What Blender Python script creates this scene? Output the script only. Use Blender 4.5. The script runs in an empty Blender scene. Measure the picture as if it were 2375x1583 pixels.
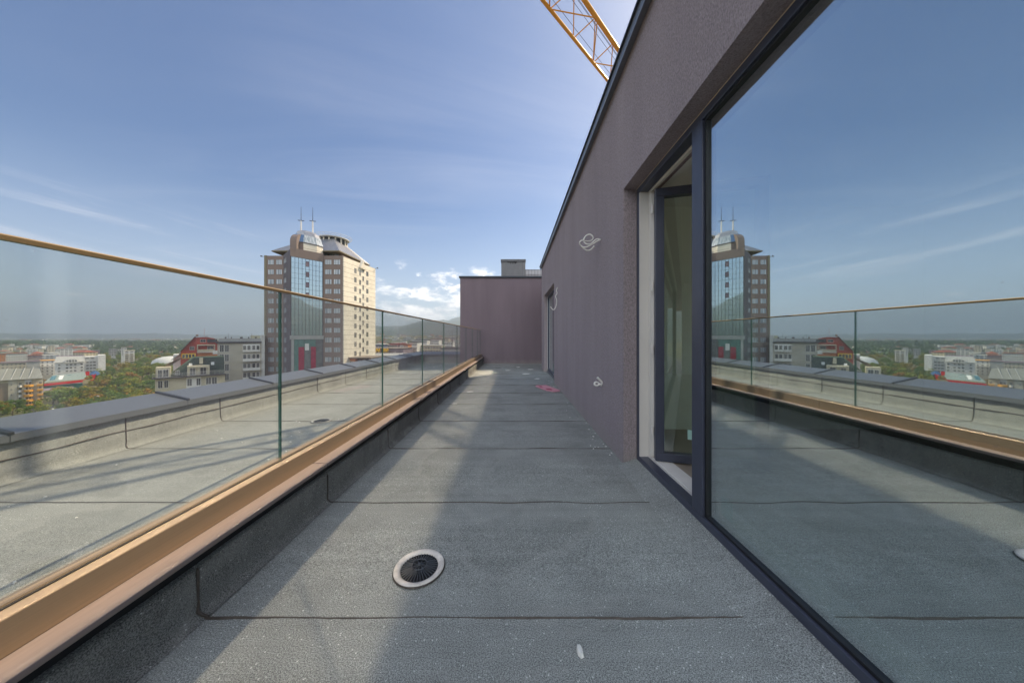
import bpy, math, random
from math import radians as R, sin, cos, pi, sqrt, atan2
from mathutils import Vector, Matrix
random.seed(7)
S = bpy.context.scene
COL = S.collection

# ------------------------------------------------------------------ camera, sky, sun, exposure
cam_d = bpy.data.cameras.new('camera'); cam = bpy.data.objects.new('camera', cam_d); COL.objects.link(cam)
cam.location = (0, 0, 1.10); cam.rotation_euler = (R(90), 0, 0)
cam_d.sensor_width = 36; cam_d.lens = 690 / 2375 * 36
cam_d.shift_x = -4.5 / 2375; cam_d.shift_y = -11.5 / 2375
cam_d.clip_start = 0.05; cam_d.clip_end = 60000
S.camera = cam
SUN = Vector((0.655, 0.64, 1.0)).normalized()
ELEV = math.asin(SUN.z); AZ = atan2(SUN.x, SUN.y)
sd = bpy.data.lights.new('sun', 'SUN'); sun = bpy.data.objects.new('sun', sd); COL.objects.link(sun)
sd.energy = 4.3; sd.angle = R(0.5); sd.color = (1.0, 0.82, 0.58)
sun.rotation_euler = SUN.to_track_quat('Z', 'Y').to_euler(); sun.location = (30, 30, 60)
S.view_settings.view_transform = 'Standard'; S.view_settings.look = 'None'
S.view_settings.gamma = 1.0; S.view_settings.exposure = 0.80; S.view_settings.use_curve_mapping = False
cy = S.cycles
cy.use_denoising = True
try: cy.denoiser = 'OPENIMAGEDENOISE'; cy.denoising_prefilter = 'ACCURATE'
except Exception: pass
cy.max_bounces = 10; cy.diffuse_bounces = 3; cy.glossy_bounces = 5; cy.transparent_max_bounces = 40; cy.transmission_bounces = 4
cy.volume_bounces = 0; cy.sample_clamp_indirect = 0; cy.sample_clamp_direct = 0; cy.blur_glossy = 0.0
cy.use_guiding = True; cy.guiding_training_samples = 64; cy.caustics_reflective = True; cy.caustics_refractive = False

W = bpy.data.worlds.new('World'); S.world = W; W.use_nodes = True
def world():
    nt = W.node_tree; N = nt.nodes; L = nt.links; N.clear()
    out = N.new('ShaderNodeOutputWorld'); bg = N.new('ShaderNodeBackground'); L.new(bg.outputs[0], out.inputs[0])
    bg.inputs[1].default_value = 0.076
    sky = N.new('ShaderNodeTexSky'); sky.sky_type = 'NISHITA'; sky.sun_disc = False
    sky.sun_elevation = ELEV; sky.sun_rotation = AZ; sky.altitude = 600
    sky.air_density = 1.0; sky.dust_density = 1.3; sky.ozone_density = 2.0
    tc = N.new('ShaderNodeTexCoord'); sep = N.new('ShaderNodeSeparateXYZ'); L.new(tc.outputs['Generated'], sep.inputs[0])
    def M(op, a, b=None, c=None, clamp=False):
        n = N.new('ShaderNodeMath'); n.operation = op; n.use_clamp = clamp
        for i, x in enumerate((a, b, c)):
            if x is None: continue
            if isinstance(x, (int, float)): n.inputs[i].default_value = x
            else: L.new(x, n.inputs[i])
        return n.outputs[0]
    def MR(x, a, b, c=0, d=1):
        n = N.new('ShaderNodeMapRange'); n.interpolation_type = 'SMOOTHSTEP'; L.new(x, n.inputs[0])
        for i, q in enumerate((a, b, c, d)): n.inputs[i + 1].default_value = q
        return n.outputs[0]
    def comb(a, b, c):
        n = N.new('ShaderNodeCombineXYZ')
        for i, x in enumerate((a, b, c)):
            if isinstance(x, (int, float)): n.inputs[i].default_value = x
            else: L.new(x, n.inputs[i])
        return n.outputs[0]
    def noise(vec, sc, det, rough, dist=0):
        n = N.new('ShaderNodeTexNoise'); L.new(vec, n.inputs['Vector']); n.inputs['Scale'].default_value = sc
        n.inputs['Detail'].default_value = det; n.inputs['Roughness'].default_value = rough; n.inputs['Distortion'].default_value = dist
        return n.outputs[0]
    x, y, z = sep.outputs
    az = M('ARCTAN2', x, y); el = M('ARCSINE', z)
    # fair-weather cumulus low in the sky, straight ahead
    cv = comb(M('MULTIPLY', az, 1.0), M('MULTIPLY', el, 2.1), 3.7)
    n1 = noise(cv, 11.0, 10, 0.60, 0.2)
    band = M('MULTIPLY', MR(el, 0.005, 0.05), MR(el, 0.27, 0.12))
    azm = M('MULTIPLY', MR(az, -0.56, -0.30), MR(az, 1.5, 0.9))
    cum = MR(M('ADD', n1, M('MULTIPLY', M('MULTIPLY', band, azm), 0.17)), 0.60, 0.76)
    cum = M('MULTIPLY', M('MULTIPLY', cum, MR(band, 0.0, 0.55)), azm)
    # a few small flat clouds low over the plain
    n3 = noise(comb(M('MULTIPLY', az, 1.0), M('MULTIPLY', el, 5.0), 9.1), 5.5, 6, 0.55)
    fl = M('MULTIPLY', MR(n3, 0.66, 0.74), M('MULTIPLY', MR(el, 0.03, 0.06), MR(el, 0.20, 0.10)))
    fl = M('MULTIPLY', fl, MR(az, -0.35, -0.55))
    # thin cirrus on a high flat layer, drawn out into streaks
    q = M('ADD', M('MAXIMUM', z, 0.0), 0.10)
    px = M('DIVIDE', x, q); py = M('DIVIDE', y, q)
    cvec = comb(M('ADD', M('MULTIPLY', px, 0.34), M('MULTIPLY', py, 0.10)), M('SUBTRACT', M('MULTIPLY', py, 1.5), M('MULTIPLY', px, 0.30)), 1.3)
    n2 = noise(cvec, 1.25, 8, 0.62, 0.6)
    n4 = noise(comb(M('MULTIPLY', px, 0.35), M('MULTIPLY', py, 0.5), 4.2), 0.9, 3, 0.5)
    cir = M('MULTIPLY', MR(n2, 0.46, 0.80), MR(n4, 0.40, 0.66))
    cir = M('MULTIPLY', M('MULTIPLY', cir, MR(el, 0.02, 0.12)), 0.20)
    n6 = noise(comb(M('MULTIPLY', az, 1.3), M('ADD', M('MULTIPLY', el, 15.0), M('MULTIPLY', az, 1.8)), 6.4), 2.4, 8, 0.6, 0.35)
    low = M('MULTIPLY', M('MULTIPLY', MR(n6, 0.47, 0.74), MR(az, -0.58, -0.85)), M('MULTIPLY', MR(el, 0.10, 0.17), MR(el, 0.30, 0.22)))
    cir = M('MAXIMUM', cir, M('MULTIPLY', low, 0.50))
    veil = M('MULTIPLY', noise(comb(px, py, 0.0), 0.55, 6, 0.6, 0.3), 0.09)
    # broken bright cloud added out of view behind the camera as fill light
    fill_cloud = M('MULTIPLY', MR(noise(comb(M('MULTIPLY', px, 0.8), M('MULTIPLY', py, 0.8), 2.0), 0.9, 6, 0.55), 0.36, 0.52), MR(y, -0.15, -0.5))
    fill_cloud = M('MULTIPLY', fill_cloud, MR(el, 0.15, 0.32))
    def mix(f, a, b):
        n = N.new('ShaderNodeMix'); n.data_type = 'RGBA'
        if isinstance(f, (int, float)): n.inputs[0].default_value = f
        else: L.new(f, n.inputs[0])
        for s, v in ((6, a), (7, b)):
            if isinstance(v, tuple): n.inputs[s].default_value = v
            else: L.new(v, n.inputs[s])
        return n.outputs[2]
    hs = N.new('ShaderNodeHueSaturation'); hs.inputs['Saturation'].default_value = 1.36; hs.inputs['Hue'].default_value = 0.508
    L.new(sky.outputs[0], hs.inputs['Color'])
    tint = N.new('ShaderNodeMix'); tint.data_type = 'RGBA'; tint.blend_type = 'MULTIPLY'; tint.inputs[0].default_value = 1.0
    L.new(hs.outputs[0], tint.inputs[6]); tint.inputs[7].default_value = (0.96, 0.97, 0.93, 1)
    c = tint.outputs[2]
    c = mix(M('MULTIPLY', MR(el, 0.42, 0.0), 0.34), c, (8.6, 9.3, 10.3, 1))
    c = mix(M('MULTIPLY', MR(el, 0.10, -0.01), 0.55), c, (8.4, 9.2, 10.4, 1))
    c = mix(veil, c, (5.9, 6.0, 7.3, 1))
    c = mix(cir, c, (9.0, 8.8, 9.2, 1))
    c = mix(M('MULTIPLY', fl, 0.6), c, (12.0, 10.6, 9.8, 1))
    n5 = noise(cv, 22.0, 5, 0.6)
    shade = mix(MR(n5, 0.35, 0.62), (9.4, 8.9, 9.3, 1), (16.5, 15.6, 14.6, 1))
    c = mix(M('MULTIPLY', cum, 0.92), c, shade)
    c = mix(M('MULTIPLY', fill_cloud, 0.9), c, (19.5, 20.0, 20.4, 1))
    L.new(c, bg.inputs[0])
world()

# ------------------------------------------------------------------ materials
MATS = {}
def new_mat(name):
    m = bpy.data.materials.new(name); m.use_nodes = True; MATS[name] = m
    return m, m.node_tree.nodes, m.node_tree.links, m.node_tree.nodes['Principled BSDF']
def node(N, L, t, ins=None, **kw):
    n = N.new(t)
    for k, v in kw.items(): setattr(n, k, v)
    for k, v in (ins or {}).items():
        if hasattr(v, 'is_output'): L.new(v, n.inputs[k])
        else: n.inputs[k].default_value = v
    return n
def c4(c): return (c[0], c[1], c[2], 1.0)
def simple(name, col, rough=0.6, metal=0.0, var=0.12, scale=3.0, bump=0.0, bscale=60.0, stretch=(1, 1, 1), spec=0.5, rand=0.0):
    m, N, L, P = new_mat(name)
    g = node(N, L, 'ShaderNodeNewGeometry')
    mp = node(N, L, 'ShaderNodeMapping', {'Vector': g.outputs['Position'], 'Scale': stretch})
    n = node(N, L, 'ShaderNodeTexNoise', {'Vector': mp.outputs[0], 'Scale': scale, 'Detail': 6.0, 'Roughness': 0.6})
    mr = node(N, L, 'ShaderNodeMapRange', {'Value': n.outputs[0], 1: 0.25, 2: 0.75, 3: 1 - var, 4: 1 + var})
    val = mr.outputs[0]
    if rand:
        oi = node(N, L, 'ShaderNodeObjectInfo')
        r2 = node(N, L, 'ShaderNodeMapRange', {'Value': oi.outputs['Random'], 3: 1 - rand, 4: 1 + rand})
        val = node(N, L, 'ShaderNodeMath', {0: val, 1: r2.outputs[0]}, operation='MULTIPLY').outputs[0]
    hv = node(N, L, 'ShaderNodeHueSaturation', {'Color': c4(col), 'Value': val})
    L.new(hv.outputs[0], P.inputs['Base Color'])
    P.inputs['Roughness'].default_value = rough; P.inputs['Metallic'].default_value = metal
    P.inputs['Specular IOR Level'].default_value = spec
    if bump:
        n2 = node(N, L, 'ShaderNodeTexNoise', {'Vector': mp.outputs[0], 'Scale': bscale, 'Detail': 4.0})
        b = node(N, L, 'ShaderNodeBump', {'Height': n2.outputs[0], 'Strength': bump, 'Distance': 0.01})
        L.new(b.outputs[0], P.inputs['Normal'])
    return m

def bitumen(name, dark, light, speck):
    m, N, L, P = new_mat(name)
    g = node(N, L, 'ShaderNodeNewGeometry'); pos = g.outputs['Position']
    fine = node(N, L, 'ShaderNodeTexNoise', {'Vector': pos, 'Scale': 250.0, 'Detail': 2.0, 'Roughness': 0.7})
    r = node(N, L, 'ShaderNodeMapRange', {'Value': fine.outputs[0], 1: 0.37, 2: 0.63})
    base = node(N, L, 'ShaderNodeMix', {0: r.outputs[0], 6: c4(dark), 7: c4(light)}, data_type='RGBA')
    vo = node(N, L, 'ShaderNodeTexVoronoi', {'Vector': pos, 'Scale': 170.0})
    wn = node(N, L, 'ShaderNodeTexWhiteNoise', {'Vector': vo.outputs['Color']})
    near = node(N, L, 'ShaderNodeMapRange', {'Value': vo.outputs['Distance'], 1: 0.55, 2: 0.35})
    pick = node(N, L, 'ShaderNodeMath', {0: wn.outputs[0], 1: 0.985}, operation='GREATER_THAN')
    f = node(N, L, 'ShaderNodeMath', {0: near.outputs[0], 1: pick.outputs[0]}, operation='MULTIPLY')
    sp = node(N, L, 'ShaderNodeMix', {0: f.outputs[0], 6: base.outputs[2], 7: c4(speck)}, data_type='RGBA')
    big = node(N, L, 'ShaderNodeTexNoise', {'Vector': pos, 'Scale': 2.2, 'Detail': 7.0, 'Roughness': 0.65})
    mr = node(N, L, 'ShaderNodeMapRange', {'Value': big.outputs[0], 1: 0.3, 2: 0.7, 3: 0.84, 4: 1.16})
    # faint rolling bands across each sheet
    mp = node(N, L, 'ShaderNodeMapping', {'Vector': pos, 'Scale': (0.5, 14.0, 1.0)})
    bands = node(N, L, 'ShaderNodeTexNoise', {'Vector': mp.outputs[0], 'Scale': 1.5, 'Detail': 3.0})
    mb_ = node(N, L, 'ShaderNodeMapRange', {'Value': bands.outputs[0], 1: 0.3, 2: 0.7, 3: 0.93, 4: 1.07})
    mu = node(N, L, 'ShaderNodeMath', {0: mr.outputs[0], 1: mb_.outputs[0]}, operation='MULTIPLY')
    hv = node(N, L, 'ShaderNodeHueSaturation', {'Color': sp.outputs[2], 'Value': mu.outputs[0]})
    # dust in drifts
    du = node(N, L, 'ShaderNodeTexNoise', {'Vector': pos, 'Scale': 1.1, 'Detail': 8.0, 'Roughness': 0.7})
    df = node(N, L, 'ShaderNodeMapRange', {'Value': du.outputs[0], 1: 0.55, 2: 0.8, 3: 0.0, 4: 0.35})
    fin = node(N, L, 'ShaderNodeMix', {0: df.outputs[0], 6: hv.outputs[0], 7: (0.34, 0.335, 0.305, 1)}, data_type='RGBA')
    # dried puddle edges and dark scuffs
    pn = node(N, L, 'ShaderNodeTexNoise', {'Vector': pos, 'Scale': 0.75, 'Detail': 5.0, 'Roughness': 0.5, 'Distortion': 0.8})
    ring = node(N, L, 'ShaderNodeMapRange', {'Value': node(N, L, 'ShaderNodeMath', {0: node(N, L, 'ShaderNodeMath', {0: pn.outputs[0], 1: 0.53}, operation='SUBTRACT').outputs[0]}, operation='ABSOLUTE').outputs[0], 1: 0.0, 2: 0.018, 3: 0.16, 4: 0.0})
    inn = node(N, L, 'ShaderNodeMapRange', {'Value': pn.outputs[0], 1: 0.52, 2: 0.56, 3: 1.0, 4: 0.90})
    sn = node(N, L, 'ShaderNodeTexNoise', {'Vector': pos, 'Scale': 6.5, 'Detail': 6.0, 'Roughness': 0.7, 'Distortion': 1.5})
    scf = node(N, L, 'ShaderNodeMapRange', {'Value': sn.outputs[0], 1: 0.64, 2: 0.74, 3: 1.0, 4: 0.72})
    m3 = node(N, L, 'ShaderNodeMath', {0: inn.outputs[0], 1: scf.outputs[0]}, operation='MULTIPLY')
    f2 = node(N, L, 'ShaderNodeMix', {0: ring.outputs[0], 6: fin.outputs[2], 7: (0.40, 0.39, 0.36, 1)}, data_type='RGBA')
    f3 = node(N, L, 'ShaderNodeHueSaturation', {'Color': f2.outputs[2], 'Value': m3.outputs[0]})
    L.new(f3.outputs[0], P.inputs['Base Color'])
    P.inputs['Roughness'].default_value = 0.88; P.inputs['Specular IOR Level'].default_value = 0.35
    bp = node(N, L, 'ShaderNodeBump', {'Height': fine.outputs[0], 'Strength': 0.55, 'Distance': 0.004})
    L.new(bp.outputs[0], P.inputs['Normal'])
    return m
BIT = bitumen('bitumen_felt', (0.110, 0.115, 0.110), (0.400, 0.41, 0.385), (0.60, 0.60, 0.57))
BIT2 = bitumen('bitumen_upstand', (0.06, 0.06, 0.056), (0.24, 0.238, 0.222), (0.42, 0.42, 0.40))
TAR = simple('tar_bead', (0.060, 0.047, 0.038), 0.55, var=0.4, scale=30, bump=0.5, bscale=90)

def plaster(name, col):
    m, N, L, P = new_mat(name)
    g = node(N, L, 'ShaderNodeNewGeometry'); pos = g.outputs['Position']
    mp = node(N, L, 'ShaderNodeMapping', {'Vector': pos, 'Scale': (1.0, 1.0, 0.5)})
    gr = node(N, L, 'ShaderNodeTexNoise', {'Vector': mp.outputs[0], 'Scale': 135.0, 'Detail': 4.0, 'Roughness': 0.7})
    mr = node(N, L, 'ShaderNodeMapRange', {'Value': gr.outputs[0], 1: 0.32, 2: 0.68, 3: 0.68, 4: 1.32})
    mp2 = node(N, L, 'ShaderNodeMapping', {'Vector': pos, 'Scale': (1.0, 1.0, 0.12)})
    st = node(N, L, 'ShaderNodeTexNoise', {'Vector': mp2.outputs[0], 'Scale': 2.4, 'Detail': 7.0, 'Roughness': 0.6})
    ms = node(N, L, 'ShaderNodeMapRange', {'Value': st.outputs[0], 1: 0.3, 2: 0.7, 3: 0.91, 4: 1.09})
    mu = node(N, L, 'ShaderNodeMath', {0: mr.outputs[0], 1: ms.outputs[0]}, operation='MULTIPLY')
    hv = node(N, L, 'ShaderNodeHueSaturation', {'Color': c4(col), 'Value': mu.outputs[0]})
    sz = node(N, L, 'ShaderNodeSeparateXYZ', {0: pos})
    sn = node(N, L, 'ShaderNodeTexNoise', {'Vector': pos, 'Scale': 5.0, 'Detail': 8.0, 'Roughness': 0.7})
    ht = node(N, L, 'ShaderNodeMath', {0: sn.outputs[0], 1: 0.50, 2: -0.13}, operation='MULTIPLY_ADD')
    df = node(N, L, 'ShaderNodeMath', {0: ht.outputs[0], 1: sz.outputs[2]}, operation='SUBTRACT')
    dm = node(N, L, 'ShaderNodeMapRange', {'Value': df.outputs[0], 1: -0.06, 2: 0.12, 3: 0.0, 4: 0.40})
    dx = node(N, L, 'ShaderNodeMix', {0: dm.outputs[0], 6: hv.outputs[0], 7: (0.33, 0.31, 0.28, 1)}, data_type='RGBA')
    L.new(dx.outputs[2], P.inputs['Base Color'])
    P.inputs['Roughness'].default_value = 0.9; P.inputs['Specular IOR Level'].default_value = 0.25
    bp = node(N, L, 'ShaderNodeBump', {'Height': gr.outputs[0], 'Strength': 1.0, 'Distance': 0.009})
    L.new(bp.outputs[0], P.inputs['Normal'])
    return m
PLAS = plaster('aubergine_render', (0.330, 0.276, 0.288)); PLAS_SHADED = plaster('aubergine_render_shaded', (0.205, 0.160, 0.180))  # same render twice; the second has the end wall's shade in its colour
BRONZE = simple('bronze_anodised', (0.31, 0.235, 0.165), 0.46, 0.8, var=0.10, scale=5, stretch=(40, 0.25, 40))
GOLD = simple('gold_anodised', (0.36, 0.265, 0.15), 0.36, 1.0, var=0.05)
CAPB = simple('capping_board', (0.20, 0.155, 0.138), 0.7, var=0.10, scale=25, stretch=(3, 0.4, 1))
COPM = simple('grey_sheet_metal', (0.215, 0.23, 0.25), 0.36, 0.55, var=0.05, scale=1.2)
COPD = simple('dark_seam_metal', (0.05, 0.055, 0.065), 0.4, 0.4)
ANTH = simple('anthracite_powder_coat', (0.060, 0.066, 0.095), 0.36, 0.1, var=0.08, scale=8)
RUBB = simple('black_gasket', (0.012, 0.012, 0.013), 0.6)
PVCW = simple('pale_profile', (0.66, 0.62, 0.57), 0.45, var=0.05)
FOAM = simple('sealing_tape', (0.62, 0.50, 0.40), 0.8, var=0.15, scale=20)
SILL = simple('pale_stone_sill', (0.74, 0.71, 0.68), 0.5, var=0.08, scale=8)
BLACK = simple('black_recess', (0.010, 0.010, 0.011), 0.9)
ROOMW = simple('room_wall', (0.74, 0.76, 0.71), 0.9, var=0.04)
ROOMF = simple('room_floor', (0.30, 0.25, 0.20), 0.6, var=0.15, scale=5)
CONC = simple('grey_concrete', (0.20, 0.20, 0.205), 0.85, var=0.12, scale=4, bump=0.3)
CONCD = simple('dark_concrete_cap', (0.145, 0.148, 0.155), 0.85, var=0.15, scale=7)
WHITE = simple('white_cable_sheath', (0.78, 0.75, 0.70), 0.5, var=0.05)
PAPER = simple('white_scrap', (0.72, 0.70, 0.66), 0.8, var=0.1, scale=40)
PINK = simple('pink_board', (0.58, 0.27, 0.32), 0.8, var=0.1, scale=20)
PINKD = simple('crimson_mark', (0.30, 0.03, 0.07), 0.8)
AQUA = simple('aqua_label', (0.42, 0.66, 0.60), 0.6, var=0.03)
DRAINW = simple('drain_flange', (0.60, 0.55, 0.50), 0.65, var=0.38, scale=22, bump=0.2)
GRATE = simple('drain_grate', (0.085, 0.09, 0.10), 0.4, 0.3)
YEL = simple('crane_yellow', (0.62, 0.27, 0.018), 0.45, 0.0, var=0.15, scale=6)
CABLE = simple('steel_rope', (0.09, 0.10, 0.12), 0.5, 0.5)

def glass(name, tint, f0, f1, rough, gcol=(1, 1, 1), dust=0.02):
    m, N, L, P = new_mat(name); N.remove(P)
    out = N['Material Output']
    g = node(N, L, 'ShaderNodeNewGeometry')
    d = node(N, L, 'ShaderNodeVectorMath', {0: g.outputs['Incoming'], 1: g.outputs['Normal']}, operation='DOT_PRODUCT')
    a = node(N, L, 'ShaderNodeMath', {0: d.outputs['Value']}, operation='ABSOLUTE')
    o = node(N, L, 'ShaderNodeMath', {0: 1.0, 1: a.outputs[0]}, operation='SUBTRACT')
    p = node(N, L, 'ShaderNodeMath', {0: o.outputs[0], 1: 4.6}, operation='POWER')
    k = node(N, L, 'ShaderNodeMapRange', {'Value': p.outputs[0], 3: f0, 4: f1})
    t = node(N, L, 'ShaderNodeBsdfTransparent', {'Color': c4(tint)})
    gl = node(N, L, 'ShaderNodeBsdfGlossy', {'Color': c4(gcol), 'Roughness': rough})
    mx = node(N, L, 'ShaderNodeMixShader', {0: k.outputs[0], 1: t.outputs[0], 2: gl.outputs[0]})
    dn = node(N, L, 'ShaderNodeTexNoise', {'Vector': g.outputs['Position'], 'Scale': 7.0, 'Detail': 9.0, 'Roughness': 0.75})
    sp = node(N, L, 'ShaderNodeTexVoronoi', {'Vector': g.outputs['Position'], 'Scale': 16.0})
    d1 = node(N, L, 'ShaderNodeMapRange', {'Value': dn.outputs[0], 1: 0.45, 2: 0.8, 3: 0.0, 4: dust})
    d2 = node(N, L, 'ShaderNodeMapRange', {'Value': sp.outputs['Distance'], 1: 0.07, 2: 0.03, 3: 0.0, 4: dust * 6})
    da = node(N, L, 'ShaderNodeMath', {0: d1.outputs[0], 1: d2.outputs[0]}, operation='MAXIMUM')
    df = node(N, L, 'ShaderNodeBsdfDiffuse', {'Color': (0.55, 0.53, 0.49, 1)})
    m2 = node(N, L, 'ShaderNodeMixShader', {0: da.outputs[0], 1: mx.outputs[0], 2: df.outputs[0]})
    L.new(m2.outputs[0], out.inputs[0])
    return m
GLASS = glass('balustrade_glass', (0.965, 0.985, 0.975), 0.165, 0.95, 0.08, dust=0.01)
GEDGE = simple('green_glass_edge', (0.022, 0.10, 0.072), 0.15, 0.0, var=0.2, spec=0.8)
PANE = glass('coated_window_glass', (0.78, 0.86, 0.82), 0.62, 0.98, 0.0, (0.88, 0.96, 1.0), 0.018)
PANED = glass('door_glass', (0.87, 0.95, 0.91), 0.16, 0.9, 0.0)

# ------------------------------------------------------------------ builders
class MB:
    def __init__(s): s.v = []; s.f = []; s.m = []; s.mats = []
    def mi(s, mat):
        if mat not in s.mats: s.mats.append(mat)
        return s.mats.index(mat)
    def poly(s, pts, faces, mat):
        b = len(s.v); s.v += [tuple(p) for p in pts]; k = s.mi(mat)
        for f in faces: s.f.append([b + i for i in f]); s.m.append(k)
        return s
    def box(s, x0, x1, y0, y1, z0, z1, mat):
        p = [(x0, y0, z0), (x1, y0, z0), (x1, y1, z0), (x0, y1, z0), (x0, y0, z1), (x1, y0, z1), (x1, y1, z1), (x0, y1, z1)]
        return s.poly(p, [(0, 3, 2, 1), (4, 5, 6, 7), (0, 1, 5, 4), (1, 2, 6, 5), (2, 3, 7, 6), (3, 0, 4, 7)], mat)
    def prism(s, prof, a, b, fn, mat, cap=True):
        """extrude a closed 2-D profile (counter-clockwise) from a to b; fn(p, q, t) gives the point"""
        n = len(prof); pts = [fn(p, q, a) for p, q in prof] + [fn(p, q, b) for p, q in prof]
        fs = [(i, (i + 1) % n, n + (i + 1) % n, n + i) for i in range(n)]
        if cap: fs += [tuple(range(n))[::-1], tuple(range(n, 2 * n))]
        return s.poly(pts, fs, mat)
    def foot(s, poly, z0, z1, mat):
        n = len(poly); pts = [(x, y, z0) for x, y in poly] + [(x, y, z1) for x, y in poly]
        return s.poly(pts, [(i, (i + 1) % n, n + (i + 1) % n, n + i) for i in range(n)] + [tuple(range(n))[::-1], tuple(range(n, 2 * n))], mat)
    def tube(s, path, r, mat, n=8, close=False):
        P = [Vector(p) for p in path]; k = len(P); pts = []; up = Vector((0.31, 0.17, 0.93))
        for i in range(k):
            d = (P[min(i + 1, k - 1)] - P[max(i - 1, 0)]).normalized()
            u = d.cross(up)
            if u.length < 1e-3: u = d.cross(Vector((1, 0, 0)))
            u.normalize(); w = d.cross(u).normalized(); up = -w if False else up
            rr = r[i] if isinstance(r, (list, tuple)) else r
            pts += [P[i] + u * (rr * cos(2 * pi * j / n)) + w * (rr * sin(2 * pi * j / n)) for j in range(n)]
        fs = []
        for i in range(k - 1):
            for j in range(n):
                a = i * n + j; b = i * n + (j + 1) % n; fs.append((a, b, b + n, a + n))
        fs += [tuple(range(n))[::-1], tuple(range((k - 1) * n, k * n))]
        return s.poly(pts, fs, mat)
    def lathe(s, prof, cx, cy, mat, n=48, cap=False):
        pts = [(cx + r * cos(2 * pi * j / n), cy + r * sin(2 * pi * j / n), z) for r, z in prof for j in range(n)]
        fs = []
        for i in range(len(prof) - 1):
            for j in range(n):
                a = i * n + j; b = i * n + (j + 1) % n; fs.append((a, b, b + n, a + n))
        if cap: fs.append(tuple(range((len(prof) - 1) * n, len(prof) * n)))
        return s.poly(pts, fs, mat)
    def mesh(s, name, off=(0, 0, 0)):
        me = bpy.data.meshes.new(name)
        me.from_pydata([(x - off[0], y - off[1], z - off[2]) for x, y, z in s.v], [], s.f)
        for m in s.mats: me.materials.append(m)
        me.polygons.foreach_set('material_index', s.m); me.update()
        return me
    def build(s, name, parent=None, bevel=0, smooth=False, label=None, local=False):
        off = (0, 0, 0)
        if parent is not None and not local:
            off = wloc(parent)
        me = s.mesh(name, off)
        if smooth:
            for p in me.polygons: p.use_smooth = True
        o = bpy.data.objects.new(name, me); COL.objects.link(o)
        if parent is not None: o.parent = parent
        if bevel:
            md = o.modifiers.new('bevel', 'BEVEL'); md.width = bevel; md.segments = 2; md.limit_method = 'ANGLE'; md.angle_limit = R(40)
        if label: o['label'] = label
        return o
def wloc(o):
    v = Vector(o.location)
    while o.parent: o = o.parent; v += Vector(o.location)
    return tuple(v)
def thing(name, label, cat, loc=(0, 0, 0), group=None):
    o = bpy.data.objects.new(name, None); COL.objects.link(o); o.location = loc
    o.empty_display_size = 0.2
    return tag(o, label, cat, group)
def tag(o, label, cat, group=None):
    o['label'] = label; o['category'] = cat
    if group: o['group'] = group
    return o
def struct(o, kind='structure'):
    o['kind'] = kind; return o
def inst(name, me, parent, loc, rz=0.0):
    o = bpy.data.objects.new(name, me); COL.objects.link(o); o.parent = parent
    w = wloc(parent) if parent else (0, 0, 0)
    o.location = (loc[0] - w[0], loc[1] - w[1], loc[2] - w[2]); o.rotation_euler = (0, 0, rz)
    return o
def copy_tree(o, parent=None):
    c = o.copy(); COL.objects.link(c); c.parent = parent
    for ch in list(o.children): copy_tree(ch, c)
    return c
def at(px, py, Y):
    """a point seen in the photograph at pixel (px, py), Y metres ahead of the camera"""
    return Vector(((px - 1192) / 690 * Y, Y, 1.10 - (py - 780) / 690 * Y))

# ------------------------------------------------------------------ roof deck (the host building)
WX = 0.942          # face of the penthouse wall
G = -42.0           # street level
SEAMS = [-0.6, 0.22, 1.16, 1.965, 2.91, 3.85, 4.80, 5.75, 6.70, 7.65, 8.60, 9.55, 10.5, 11.45]
def wav(a, b, n, seed, amp):
    rd = random.Random(seed); ph = [rd.uniform(0, 6.28) for _ in range(5)]; fr = [rd.uniform(2, 14) for _ in range(5)]
    return [(a + (b - a) * i / n, amp * sum(sin(fr[k] * (a + (b - a) * i / n) + ph[k]) / (1 + k * 0.4) for k in range(5)) / 2.2 + rd.uniform(-.15, .15) * amp) for i in range(n + 1)]
def deck():
    m = MB()
    # felt sheets: one per roll, each a shade higher at its lapped edge
    ys = [-4.0] + SEAMS + [12.02]
    for i in range(len(ys) - 1):
        y0, y1 = ys[i], ys[i + 1]
        m.poly([(-3.80, y0, 0.000), (1.7, y0, 0.000), (1.7, y1, 0.0045), (-3.80, y1, 0.0045)], [(0, 1, 2, 3)], BIT)
    m.poly([(-3.80, 12.02, 0), (-2.0, 12.02, 0), (-2.0, 12.5, 0), (-3.80, 12.5, 0)], [(0, 1, 2, 3)], BIT)
    # felt dressed up to the long window's frame
    m.poly([(0.86, -4, -0.004), (0.86, 2.555, -0.004), (0.99, 2.555, 0.034), (0.99, -4, 0.034), (1.047, 2.555, 0.056), (1.047, -4, 0.056)], [(0, 3, 2, 1), (3, 5, 4, 2)], BIT)
    for k, y in enumerate(SEAMS):
        for (x0, x1) in ((-3.77, -1.47), (-1.205, WX)):
            n = int((x1 - x0) / 0.03); c = wav(x0, x1, n, k * 7 + int(x0), 0.008); w = wav(x0, x1, n, k * 13 + 5, 1.0)
            top = []; pts = []
            for (x, d), (_, ww) in zip(c, w):
                h = max(0.0022, 0.0040 + 0.0030 * max(-0.8, ww) * (1 if k % 3 else 0.6))
                pts += [(x, y + d - h, 0.0048), (x, y + d, 0.0048 + min(h, 0.007)), (x, y + d + h, 0.0052)]
            fs = []
            for i in range(n):
                a = i * 3; fs += [(a, a + 3, a + 4, a + 1), (a + 1, a + 4, a + 5, a + 2)]
            m.poly(pts, fs, TAR)
    # body of the building below
    m.box(-4.08, 22, -12, 12.75, G, -0.02, PLAS)
    m.box(1.7, 22, -12, -4.0, -0.02, 0.0, BIT)
    o = m.build('roof_deck'); struct(o)
deck()

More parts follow.
